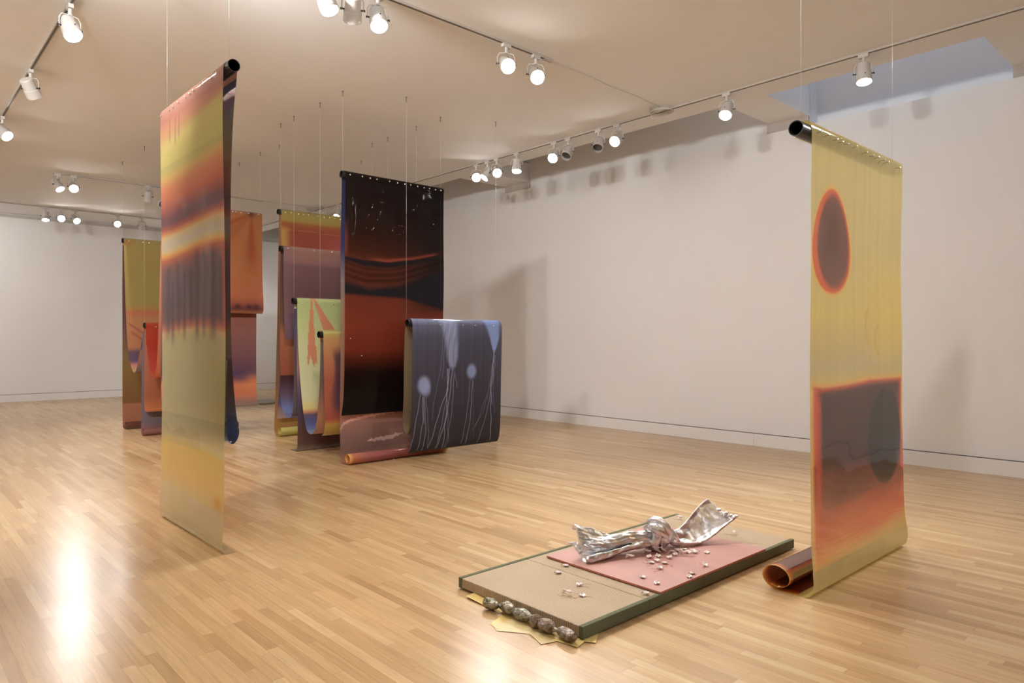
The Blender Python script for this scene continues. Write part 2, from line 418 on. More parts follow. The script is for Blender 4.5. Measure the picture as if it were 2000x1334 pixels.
# one head built along -Z (local), copied and aimed
def lamp(x, y, aim, on, label, watts=None, track_dir='y', size=78, pivot=.17):
    base = Vector((x, y, H - .022))
    e = empty('track_spotlight', base, label, 'spotlight', 'track spotlights')
    bm = bmesh.new()
    if track_dir == 'y': box(bm, -.020, .020, -.05, .05, -.035, 0)
    else: box(bm, -.05, .05, -.020, .020, -.035, 0)
    lathe(bm, (0, 0, -.03), (0, 0, -1), [(0, .016), (.05, .016), (.052, .022), (.062, .022)], 12)
    local(mesh_obj('track_adapter', bm, M['lampwhite']), e)
    piv = Vector((0, 0, -pivot - .03))
    d = (Vector(aim) - (base + piv)).normalized()
    # yoke in the plane of the vertical and a side vector
    hz = Vector((d.x, d.y, 0))
    hz = hz.normalized() if hz.length > 1e-3 else Vector((0, 1, 0))
    side = Vector((-hz.y, hz.x, 0))
    top = -.088
    w_ = .088
    pts = [piv + side * w_ + Vector((0, 0, -.01)), piv + side * w_ + Vector((0, 0, .07)), Vector((0, 0, top - .006)) + side * (w_ - .02),
           Vector((0, 0, top)), Vector((0, 0, top - .006)) - side * (w_ - .02), piv - side * w_ + Vector((0, 0, .07)), piv - side * w_ + Vector((0, 0, -.01))]
    bm = bmesh.new(); tube(bm, pts, .0055, 8)
    local(mesh_obj('yoke', bm, M['lampwhite'], smooth=True), e)
    bm = bmesh.new()
    c0 = piv - d * .11
    lathe(bm, c0, d, [(0, .045), (.004, .058), (.012, .064), (.115, .066), (.118, .074), (.205, .077), (.208, .071), (.185, .070), (.120, .060), (.118, .01)], 28, True, True)
    local(mesh_obj('housing', bm, M['lampwhite'], smooth=False), e)
    bm = bmesh.new()
    lathe(bm, c0 + d * (.186 if on else .165), d, [(0, .069), (.004, .066), (.010, .04), (.012, .002)] , 28)
    local(mesh_obj('lens', bm, M['lens_on'] if on else M['lens_off'], smooth=True), e)
    for sg in (1, -1):
        bm = bmesh.new()
        lathe(bm, piv + side * sg * .064, side * sg, [(0, .007), (.03, .007), (.031, .010), (.037, .010)], 10)
        local(mesh_obj('pivot_screw', bm, M['lampdark']), e)
    a2 = d.cross(side).normalized()
    bm = bmesh.new()
    lathe(bm, c0 + d * .15 + a2 * .07, a2, [(0, .005), (.012, .005)], 8)
    local(mesh_obj('rim_screw', bm, M['lampdark']), e)
    if on:
        L = bpy.data.lights.new('spot_beam', 'SPOT')
        L.energy = watts or LAMP_W
        L.color = (1., .985, .965)
        L.spot_size = math.radians(size); L.spot_blend = 1.
        L.shadow_soft_size = .12
        lo = bpy.data.objects.new('spot_beam', L)
        link(lo, e)
        lo.location = c0 + d * .225
        lo.rotation_euler = d.to_track_quat('-Z', 'Y').to_euler()
    return e
K_ = LAMP_W
RT = 7.53
lamp(RT, 9.09, (2.8, 3.0, 1.2), True, 'lit spotlight with the strongest glare, right of the dark film top', K_ * .25)
lamp(RT, 8.80, (4.6, 9.6, 0.6), True, 'spotlight half hidden behind the glaring one on the right track', K_)
lamp(RT, 8.57, (3.6, 3.0, 0.2), True, 'lit spotlight third from the far end group of the right track', K_ * .5)
lamp(RT, 8.09, (6.6, 7.2, 0.0), True, 'spotlight pointing steeply down beside the far ceiling bridge', K_ * .8)
lamp(RT, 7.27, (3.0, 5.0, 0.8), True, 'lit spotlight beside an unlit one, midway on the right track', K_)
lamp(RT, 6.99, (4.2, 6.2, 0.4), False, 'unlit spotlight just right of a lit one, midway on the right track')
lamp(RT, 6.41, (4.4, 4.8, 0.2), False, 'unlit spotlight showing a dark lens ring, left of a lit one')
lamp(RT, 6.08, (2.0, 4.6, 0.8), True, 'lit spotlight just left of the coiled ceiling cable', K_)
lamp(RT, 4.42, (4.4, 3.6, 0.0), True, 'lone lit spotlight above the near ceiling bridge', K_ * 1.3)
lamp(RT, 2.86, (6.6, 2.3, 0.0), True, 'lit spotlight in front of the blue-grey skylight opening', K_ * 1.0)
for i, y in enumerate((13.8, 14.35, 14.9)):
    lamp(RT, y, (5.4, 12.5, .8), i != 1, ['faint spotlight nearest the dark film edge, far along the right track', 'unlit middle one of three faint far spotlights on the right track', 'leftmost of three faint far spotlights on the right track'][i], K_ * .8)
AX = 5.16
lamp(4.66, AX, (2.2, 0.6, 1.0), True, 'lit spotlight one from the end of the near track', K_ * .9, 'x')
lamp(5.07, AX, (2.6, 1.0, 0.9), True, 'lit spotlight at the very end of the near track', K_ * .9, 'x')
lamp(2.71, AX, (3.4, 3.6, 0.0), True, 'leftmost of three spotlights cut by the top edge, lit', K_ * .9, 'x')
lamp(2.95, AX, (4.2, 7.6, 1.6), True, 'middle of three spotlights cut by the top edge, facing away', K_ * 1.0, 'x')
lamp(3.19, AX, (2.4, 2.8, 0.0), True, 'rightmost of three spotlights cut by the top edge, lit', K_ * .9, 'x')
BX = 1.30
lamp(BX, 7.14, (1.9, 4.9, 1.0), True, 'large lit spotlight at the top left corner of the picture', K_ * .3)
lamp(BX, 9.16, (3.3, 11.2, 1.4), True, 'spotlight seen from its side below the top left corner one', K_ * .9)
lamp(BX, 11.34, (3.8, 8.2, 1.0), True, 'lit spotlight near the left picture edge under two others', K_ * .3)
lamp(BX, 12.9, (2.6, 9.0, 0.8), True, 'spotlight cut by the left picture edge, lowest of the left track', K_ * .3)
CY = 14.6
lamp(2.47, CY, (3.9, 12.6, 0.8), True, 'spotlight at the free end of the short track, tilted right', K_, 'x')
lamp(2.71, CY, (2.3, 8.5, 1.0), True, 'brightly lit spotlight second on the short track', K_ * .5, 'x')
lamp(3.94, CY, (3.9, 16.5, 0.0), False, 'unlit spotlight hanging straight down beside the left yellow film', None, 'x')
DY = 18.5
lamp(2.90, DY, (2.8, 17.0, 0.0), True, 'spotlight pointing down, first at left on the farthest track', K_, 'x')
lamp(3.20, DY, (1.8, 9.0, 0.8), True, 'glaring lit spotlight between two others on the farthest track', K_ * .18, 'x')
lamp(3.47, DY, (5.0, 13.0, 0.6), True, 'spotlight turned right, close to the glaring one on the farthest track', K_, 'x')
lamp(4.33, DY, (2.6, 9.0, 0.8), True, 'lone glaring spotlight left of an unlit one on the farthest track', K_ * .18, 'x')
lamp(4.86, DY, (4.9, 19.8, 0.0), False, 'unlit spotlight above the far yellow film on the farthest track', None, 'x')
# added fixtures, unseen on the same tracks, that raise the room's light level
lamp(BX, 4.9, (9.1, 8.6, 1.9), True, 'added unseen spotlight of the left track aimed at the far half of the right wall', K_ * 1.9, size=95)
lamp(BX, 3.0, (9.1, 5.2, 1.9), True, 'added unseen spotlight of the left track aimed at the middle of the right wall', K_ * 1.9, size=95)
lamp(BX, 1.2, (9.1, 2.0, 1.9), True, 'added unseen spotlight of the left track aimed at the near end of the right wall', K_ * 1.6, size=95)
lamp(BX, -1.2, (1.6, 4.8, 1.4), True, 'added unseen spotlight of the left track aimed at the left yellow film', K_ * 1.2)
lamp(0.4, AX, (9.1, 13.0, 2.0), True, 'added unseen spotlight of the near track aimed past the films at the right wall', K_ * 1.9, 'x', size=90)
lamp(-1.2, AX, (2.5, 20.1, 2.0), True, 'added unseen spotlight of the near track aimed at the back wall', K_ * 2.6, 'x', size=80)
lamp(BX, 4.0, (-2.6, 9.5, 2.2), True, 'added unseen spotlight of the left track washing the far part of the left wall', K_ * 1.3, size=110)
lamp(BX, 0.2, (-2.6, 3.6, 2.2), True, 'added unseen spotlight of the left track washing the near part of the left wall', K_ * 1.0, size=110)
lamp(-0.6, DY, (-2.6, 14.0, 2.2), True, 'added unseen spotlight of the farthest track washing the left wall', K_ * 1.2, 'x', size=110)
lamp(-0.4, AX, (0.6, 9.0, 0.0), True, 'added unseen spotlight of the near track aimed at the open floor on the left', K_ * 3.4, 'x', size=100)
lamp(-1.8, AX, (1.0, 14.0, 0.0), True, 'added unseen spotlight of the near track aimed at the far left floor', K_ * 4.4, 'x', size=95)
lamp(RT, 0.4, (4.7, 1.8, 1.2), True, 'added unseen spotlight of the right track aimed at the right yellow film', K_ * 1.2)
lamp(RT, -1.4, (4.6, 2.4, 0.6), True, 'added unseen spotlight of the right track aimed at the floor piece', K_ * .8)
lamp(RT, -3.2, (3.0, 3.0, 0.0), True, 'added unseen spotlight of the right track aimed at the floor before the films', K_ * .6, size=95)
lamp(0.0, DY, (3.6, 20.1, 2.0), True, 'added unseen spotlight of the farthest track washing the back wall', K_ * .9, 'x', size=110)
lamp(6.4, DY, (7.0, 20.1, 1.8), True, 'added unseen spotlight of the farthest track washing the back wall corner', K_ * .9, 'x', size=110)

# cable across the ceiling and its coil on the right track
e = empty('ceiling_cable', (6.3, 5.2, H), 'thin pale cable lying across the ceiling, ending in a coil at the right track', 'cable')
bm = bmesh.new()
pts = [Vector((5.2 + 2.25 * i / 14, 5.17 + .10 * i / 14 + .012 * math.sin(i * 1.1), H - .006)) - e.location for i in range(15)]
tube(bm, pts, .0045, 6); local(mesh_obj('cable_run', bm, M['lampwhite'], smooth=True), e)
bm = bmesh.new()
for k in range(4):
    pts = [Vector((7.46 + (.10 + .012 * k) * math.cos(t), 5.30 + (.13 + .01 * k) * math.sin(t), H - .028 - .008 * k + .006 * math.sin(2 * t + k))) - e.location for t in np.linspace(0, 2 * PI, 24, endpoint=False)]
    tube(bm, pts, .0055, 6, closed=True)
local(mesh_obj('coil', bm, M['lampwhite'], smooth=True), e)
bm = bmesh.new(); box(bm, -.06, .06, -.02, .02, -.03, 0)
o = mesh_obj('end_connector', bm, M['track']); o.location = (5.25 - 6.3, -.035, 0); o.parent = e
e = empty('ceiling_cable', (6.6, 14.6, H), 'thin dark cable crossing the ceiling above the farther films', 'cable')
bm = bmesh.new()
pts = [Vector((6.2 + 1.3 * i / 12, 14.6 - .05 * i / 12 + .02 * math.sin(i * .9), H - .007)) - e.location for i in range(13)]
tube(bm, pts, .006, 6); local(mesh_obj('cable_run', bm, M['track'], smooth=True), e)
bm = bmesh.new()
pts = [Vector((7.35 + .12 * math.cos(t), 14.5 + .3 * math.sin(t), H - .03)) - e.location for t in np.linspace(0, 2 * PI, 20, endpoint=False)]
tube(bm, pts, .009, 6, closed=True); local(mesh_obj('coil', bm, M['track'], smooth=True), e)

# ------------------------------------------------------------------ films
KALB = np.array((1.30, 1.36, 1.44))
def spline(pts, step):
    P = np.array(pts, float)
    Q = np.vstack([2 * P[0] - P[1], P, 2 * P[-1] - P[-2]])
    out = []
    for i in range(1, len(Q) - 2):
        p0, p1, p2, p3 = Q[i - 1], Q[i], Q[i + 1], Q[i + 2]
        # centripetal parametrisation keeps arcs and straights clean
        t0 = 0; t1 = t0 + max(np.linalg.norm(p1 - p0), 1e-6) ** .5; t2 = t1 + max(np.linalg.norm(p2 - p1), 1e-6) ** .5; t3 = t2 + max(np.linalg.norm(p3 - p2), 1e-6) ** .5
        t = np.linspace(t1, t2, 24, endpoint=False)[:, None]
        A1 = (t1 - t) / (t1 - t0) * p0 + (t - t0) / (t1 - t0) * p1
        A2 = (t2 - t) / (t2 - t1) * p1 + (t - t1) / (t2 - t1) * p2
        A3 = (t3 - t) / (t3 - t2) * p2 + (t - t2) / (t3 - t2) * p3
        B1_ = (t2 - t) / (t2 - t0) * A1 + (t - t0) / (t2 - t0) * A2
        B2_ = (t3 - t) / (t3 - t1) * A2 + (t - t1) / (t3 - t1) * A3
        out.append((t2 - t) / (t2 - t1) * B1_ + (t - t1) / (t2 - t1) * B2_)
    out.append(P[-1:])
    C = np.vstack(out)
    d = np.r_[0, np.cumsum(np.linalg.norm(np.diff(C, axis=0), axis=1))]
    n = int(d[-1] / step) + 1
    s = np.linspace(0, d[-1], n)
    # finer where it bends
    return np.c_[np.interp(s, d, C[:, 0]), np.interp(s, d, C[:, 1])], s
def arc(cn, cz, r, a0, a1, k=7):
    return [(cn + r * math.cos(math.radians(a)), cz + r * math.sin(math.radians(a))) for a in np.linspace(a0, a1, k)]
def over(cn, cz, r, front_first):
    """over a pipe: 0 deg = back (+n), 180 = front (-n)"""
    return arc(cn, cz, r, *((180, 0) if front_first else (0, 180)))

def waves(x, z, seed, fx=2., fz=2., n=6):
    r = np.random.RandomState(seed)
    out = 0
    for i in range(n):
        a, b, p = r.uniform(-fx, fx), r.uniform(-fz, fz), r.uniform(0, 6.28)
        out = out + np.sin(a * x + b * z + p) / n ** .5
    return out
def stops(v, st):
    st = sorted(st, key=lambda q: q[0])
    z = [q[0] for q in st]
    c = np.array([q[1] for q in st], float)
    return np.stack([np.interp(v, z, c[:, k]) for k in range(3)], -1)
def sm(v, a, b):
    t = np.clip((v - a) / (b - a), 0, 1)
    return t * t * (3 - 2 * t)
def mixc(base, col, m):
    return base * (1 - m[..., None]) + np.array(col, float) * m[..., None]
def curve(U, pts):
    return np.interp(U, [p[0] for p in pts], [p[1] for p in pts])

def sheet(name, segs, x0, x1, paint, parent, axis='x', step=.015, dx=.016, wob=.004, seed=1, back=None, edge=.002, flare=None, flip=False, dents=()):
    """segs: list of (code, points (n, z)); a film surface extruded along the pipe"""
    pts, codes = [], []
    for code, p in segs:
        for q in p: pts.append(q); codes.append(code)
    C, s = spline(pts, step)
    P = np.array(pts)
    # segment code of each row by position along the path
    idx = [0]
    dd = np.r_[0, np.cumsum(np.linalg.norm(np.diff(P, axis=0), axis=1))]
    code_at = np.array(codes)[np.clip(np.searchsorted(dd / dd[-1], s / s[-1] - 1e-9), 0, len(codes) - 1)]
    nU = int((x1 - x0) / dx) + 1
    U1 = np.linspace(0, 1, nU)
    U, Sg = np.meshgrid(U1, np.arange(len(s)))
    Z = C[:, 1][Sg]; Nn = C[:, 0][Sg]; SS = s[Sg]; CD = code_at[Sg]
    X = x0 + U * (x1 - x0)
    T = np.gradient(C, axis=0); T /= np.linalg.norm(T, axis=1)[:, None] + 1e-9
    nn, nz_ = -T[:, 1][Sg], T[:, 0][Sg]
    # buckling of the thin sheet, dying out at pipe arcs (code 1) and floor rolls (code 3)
    free = np.where((code_at == 1) | (code_at == 3), 0., 1.)
    ker = np.hanning(max(5, int(.25 / step)) | 1); ker /= ker.sum()
    free = np.convolve(np.pad(free, len(ker) // 2, mode='edge'), ker, 'valid')[:len(free)]
    free = free * np.where((code_at == 1) | (code_at == 3), 0., 1.)
    wv = (waves(U * 3, SS * 2.2, seed) + .35 * waves(U * 9, SS * 3, seed + 5)) * wob * free[Sg]
    Nn = Nn + nn * wv; Z2 = Z + nz_ * wv
    for du, dz, wu, wz, a in dents:
        Nn = Nn + np.where(CD == 2, a * np.exp(-((U - du) * (x1 - x0) / wu) ** 2 - ((Z - dz) / wz) ** 2), 0)
    ex = waves(U * 0 + .3, SS * 3, seed + 9) * edge * (1 - U) + waves(U * 0 + .7, SS * 3, seed + 19) * edge * U
    X = X + ex
    if flare is not None: X = X + flare(U, Z)
    Z2 = np.maximum(Z2, .0015)
    V = np.empty((Z.size, 3))
    ia, ib = (0, 1) if axis == 'x' else (1, 0)
    V[:, ia] = X.ravel(); V[:, ib] = Nn.ravel(); V[:, 2] = Z2.ravel()
    V -= np.array(parent.location)
    nr, nc = Z.shape
    I = np.arange(nr * nc).reshape(nr, nc)
    q = np.stack([I[:-1, :-1], I[:-1, 1:], I[1:, 1:], I[1:, :-1]], -1).reshape(-1, 4)
    if flip: q = q[:, ::-1]
    me = bpy.data.meshes.new(name)
    me.vertices.add(nr * nc); me.vertices.foreach_set('co', V.ravel())
    me.loops.add(q.size); me.loops.foreach_set('vertex_index', q.ravel().astype(np.int32))
    me.polygons.add(len(q)); me.polygons.foreach_set('loop_start', np.arange(0, q.size, 4).astype(np.int32))
    me.polygons.foreach_set('loop_total', np.full(len(q), 4, np.int32)) if bpy.app.version < (4, 0, 0) else None
    me.polygons.foreach_set('use_smooth', np.ones(len(q), bool))
    me.update(calc_edges=True)
    res = paint(U, Z, SS, CD, Nn)
    rgb, al = res[0], res[1]
    bk = res[2] if len(res) > 2 else rgb
    for nm, c in (('paint', rgb), ('paint_back', bk)):
        c = np.clip(c, 0, 255)
        c = c * .87 + .13 * (c @ np.array((.3, .55, .15)))[..., None]
        l = np.clip(s2l(c) * KALB, 0, .92)
        A = np.concatenate([l, (np.ones(U.shape) * al)[..., None]], -1).astype(np.float32)
        at = me.color_attributes.new(nm, 'FLOAT_COLOR', 'POINT')
        at.data.foreach_set('color', A.ravel())
    me.materials.append(M['film'])
    o = bpy.data.objects.new(name, me)
    link(o, parent)
    return o

def pipe(parent, x0, x1, n, z, r=.043, axis='x', name='pipe'):
    bm = bmesh.new()
    d = Vector((1, 0, 0)) if axis == 'x' else Vector((0, 1, 0))
    p0 = (Vector((x0, n, z)) if axis == 'x' else Vector((n, x0, z))) - parent.location
    L_ = x1 - x0
    lathe(bm, p0, d, [(L_ - .02, r * .86), (.02, r * .86), (0, r * .88), (0, r), (L_, r), (L_, r * .88), (L_ - .02, r * .86)][1:], 28, False, False)
    o = mesh_obj(name, bm, M['pipe'], parent, smooth=False)
    # inner wall
    bm = bmesh.new()
    lathe(bm, p0, d, [(.001, r * .87), (L_ - .001, r * .87)], 28, False, False)
    bmesh.ops.reverse_faces(bm, faces=bm.faces)
    bm2 = bmesh.new(); 
    i = mesh_obj('bore', bm, M['pipe_in'], o, smooth=True)
    bm2.free()
    return o

def wires(parent, xs, n, z, axis='x'):
    for x in xs:
        p = (Vector((x, n, 0)) if axis == 'x' else Vector((n, x, 0)))
        bm = bmesh.new()
        tube(bm, [Vector((p.x, p.y, z)) - parent.location, Vector((p.x, p.y, H - .03)) - parent.location], .0009, 6)
        wo = mesh_obj('wire', bm, M['wire'], parent, smooth=True)
        bm = bmesh.new()
        b = Vector((p.x, p.y, H)) - parent.location
        lathe(bm, b, (0, 0, -1), [(0, .013), (.003, .013), (.005, .005), (.06, .005), (.064, .003)], 10)
        mesh_obj('ceiling_hook', bm, M['hook'], wo, smooth=False)

def nails(parent, xs, n, z, axis='x', length=.028, head=.0075, jit=.004, sgn=-1):
    """round-headed nails driven through the film into the pipe"""
    mesh = None
    for x in xs:
        if mesh is None:
            bm = bmesh.new()
            d = Vector((0, sgn, 0)) if axis == 'x' else Vector((sgn, 0, 0))
            lathe(bm, -d * .015, d, [(0, .0018), (length + .015, .0018)], 6)
            for f in bm.faces: f.material_index = 1
            k = len(bm.faces)
            lathe(bm, d * length, d, [(0, .002), (.0005, head), (.0022, head * .92), (.0038, head * .5), (.0042, .0005)], 12)
            me = bpy.data.meshes.new('nail'); bm.to_mesh(me)
            bm.free(); me.materials.append(M['nail']); me.materials.append(M['nailshaft'])
            mesh = me
        o = bpy.data.objects.new('nail', mesh)
        link(o, parent)
        q = Vector((x, n, z + random.uniform(-jit, jit))) if axis == 'x' else Vector((n, x, z + random.uniform(-jit, jit)))
        o.location = q - parent.location
        o.rotation_euler = (random.uniform(-.15, .15), random.uniform(-.15, .15), random.uniform(-.15, .15))

# ---- right film: yellow with the red-brown oval
def paint_R(U, Z, S_, CD, n):
    st = [(2.75, (200, 178, 96)), (2.62, (206, 182, 100)), (2.2, (203, 176, 98)), (1.9, (207, 178, 92)), (1.65, (214, 182, 82)), (1.45, (200, 170, 92)), (1.32, (192, 168, 104)), (1.24, (208, 172, 84)),
          (.30, (190, 160, 90)), (.0, (176, 150, 78))]
    c = stops(Z, st)
    front = (CD == 2) | (CD == 1)
    c = mixc(c, (222, 184, 66), sm(U, .45, .75) * sm(Z, 1.25, 1.5) * (1 - sm(Z, 1.8, 2.1)) * .6)
    st_ = 1 + .013 * np.sin(U * 70 + 3 * np.sin(U * 11)) * np.sin(U * 23 + 1)
    c = c * st_[..., None]
    # crescents of stronger dye
    for (cu, cz, ru, rz) in ((.58, 1.58, .035, .12), (.70, 1.49, .05, .11)):
        dd = ((U - cu) / ru) ** 2 + ((Z - cz) / rz) ** 2
        d2 = ((U - cu - .02) / ru) ** 2 + ((Z - cz) / rz) ** 2
        c = mixc(c, (202, 160, 60), (1 - sm(dd, .7, 1.1)) * sm(d2, .5, 1.) * .6)
    al = np.full(U.shape, .16)
    # oval
    egg = 1 - .22 * np.clip((Z - 2.08) / .32, -1, 1)
    dd = np.sqrt(((U - .20) / (.187 * egg)) ** 2 + ((Z - 2.085) / .318) ** 2)
    bias = .10 * sm(U, .24, .02)
    m = front & (Z > 1.6)
    rim = np.where(m, 1 - sm(dd, 1.0, 1.10), 0); c = mixc(c, (236, 176, 62), rim)
    rim = np.where(m, 1 - sm(dd, .96, 1.02), 0); c = mixc(c, (218, 84, 34), rim)
    rim = np.where(m, 1 - sm(dd + bias * 1.6, .80, .98), 0); c = mixc(c, (112, 50, 34), rim)
    core = np.where(m, 1 - sm(dd, .2, .85), 0); c = mixc(c, (88, 33, 22), core)
    al = np.where(m & (dd < 1), .03, al)
    # lower block
    top = curve(U, [(0, 1.232), (.12, 1.213), (.36, 1.218), (.6, 1.236), (.97, 1.230)])
    front2 = (CD == 2)
    lo = .32 + .30 * (U - .5)* -0 + .05 * waves(U * 4, Z * 2, 3)
    block = np.where(front2, sm(Z, lo - .10, lo + .42 * 0 + .12) * (1 - sm(Z, top - .012, top)), 0)
    sidel = sm(U, .015, .05) * (1 - sm(U, .975, .995) * sm(Z, .75, .95))
    fade_top = 1 - sm(Z, top - .02, top + .004)
    body = np.where(front2, fade_top * sm(Z, .10, .34 + .06 * np.sin(U * 7)) * sidel, 0)
    c = mixc(c, (232, 160, 66), np.where(front2, (1 - sm(Z, top, top + .03)) * sm(Z, .02, .2) * sm(U, .0, .03), 0) * .85)
    c = mixc(c, (206, 84, 44), body)
    red = np.where(front2, (1 - sm(Z, top - .05, top - .0)) * sm(Z, .28, .5) * sm(U, .05, .09) * (1 - sm(U, .94, .985)), 0)
    c = mixc(c, (170, 66, 40), red * .85)
    dark = np.where(front2, (1 - sm(Z, top - .06, top - .012)) * sm(Z, .50 + .05 * np.sin(U * 9 + 1), .78) * sm(U, .05, .13) * (1 - sm(U, .92, .985)), 0)
    c = mixc(c, (66, 36, 31), dark)
    strk = 1 + .06 * np.sin(U * 58) * np.sin(U * 17 + 2) * dark
    c = c * strk[..., None]
    # horizon of wavy stain between dark and red
    wavy = .70 + .045 * np.sin(U * 16 + .8) + .02 * np.sin(U * 41) - .10 * sm(U, .35, .8)
    under = np.where(front2, (1 - sm(Z, wavy - .006, wavy)) * sm(Z, .40, .58), 0) * sidel
    c = mixc(c, (112, 40, 30), under * .75)
    c = mixc(c, (206, 62, 36), np.where(front2, (1 - sm(np.abs(U - .07), .0, .05)) * sm(Z, .3, .6) * (1 - sm(Z, 1.1, 1.2)), 0) * .8)
    # darker lower smudge
    c = mixc(c, (96, 52, 44), np.where(front2, np.exp(-((Z - .58 - .12 * (U - .3)) / .07) ** 2) * sm(U, .08, .2) * (1 - sm(U, .6, .9)), 0) * .6)
    # second, dark oval
    d2 = np.sqrt(((U - .77) / .205) ** 2 + ((Z - .835) / .325) ** 2)
    ov = np.where(front2, 1 - sm(d2, .93, 1.02), 0)
    c = mixc(c, (22, 23, 27), ov * np.where(Z > wavy, .95, .75))
    c = mixc(c, (30, 16, 17), np.where(Z < wavy, ov, 0) * .9)
    # ripple lines of the fade
    rp = np.where(front2, np.exp(-((Z - .25) / .12) ** 2), 0)
    c = c * (1 + .03 * rp * np.sin(Z * 190 + 6 * np.sin(U * 6)))[..., None]
    c = mixc(c, (196, 156, 74), np.where(front2, 1 - sm(Z, .06 + .10 * U, .22 + .13 * U), 0))
    al = np.where(front2 & (Z < 1.2), .03, al)
    # floor roll: brown inside
    roll = (CD == 3) | (CD == 4)
    rc = stops(np.abs(U - .5) * 2, [(0, (92, 40, 24)), (.90, (104, 44, 24)), (.965, (190, 96, 36)), (1, (214, 168, 74))])
    c = np.where((CD == 4)[..., None], rc, c)
    al = np.where(CD == 4, .05, al)
    bk = np.where((CD == 4)[..., None], rc * 1.05, c)
    return c, al, bk
e = empty('hanging_film', (4.7, 1.84, 0), 'yellow hanging film with a large red-brown oval, rolled at the floor beside the mat', 'hanging film')
sheet('film_sheet', [(1, [(1.893, 2.67), (1.893, 2.70), (1.884, 2.737), (1.852, 2.757), (1.818, 2.755), (1.803, 2.738), (1.798, 2.71)]),
    (2, [(1.797, 2.60), (1.803, 2.2), (1.808, 1.6), (1.805, 1.1), (1.803, .6), (1.803, .28), (1.793, .16)]),
    (3, [(1.788, .085), (1.800, .025), (1.835, .003), (1.88, .003)]),
    (4, [(1.93, .004), (1.99, .005), (2.055, .018), (2.098, .07), (2.075, .125), (2.01, .145), (1.95, .122), (1.93, .075), (1.955, .032), (2.01, .018), (2.05, .03)])],
    3.985, 5.435, paint_R, e, step=.010, dx=.011, wob=.004, seed=3, flare=lambda U, Z: .07 * U * (1 - sm(Z, .0, 1.2)) - .028 * U * np.exp(-((Z - 2.0) / .35) ** 2))
pipe(e, 3.885, 5.40, 1.845, 2.697, .044)
wires(e, (3.95, 5.37), 1.845, 2.74)
nails(e, [3.985 + 1.45 * u for u in (.045, .115, .195, .25, .30, .39, .50, .575, .64, .71, .755, .90)], 1.797, 2.692, length=.030, head=.008)
bm = bmesh.new(); lathe(bm, Vector((3.985, 1.99, .03)) - e.location, (-1, 0, 0), [(-.01, .003), (.004, .003), (.005, .006), (.008, .005)], 10); mesh_obj('rivet', bm, M['nail'], e)

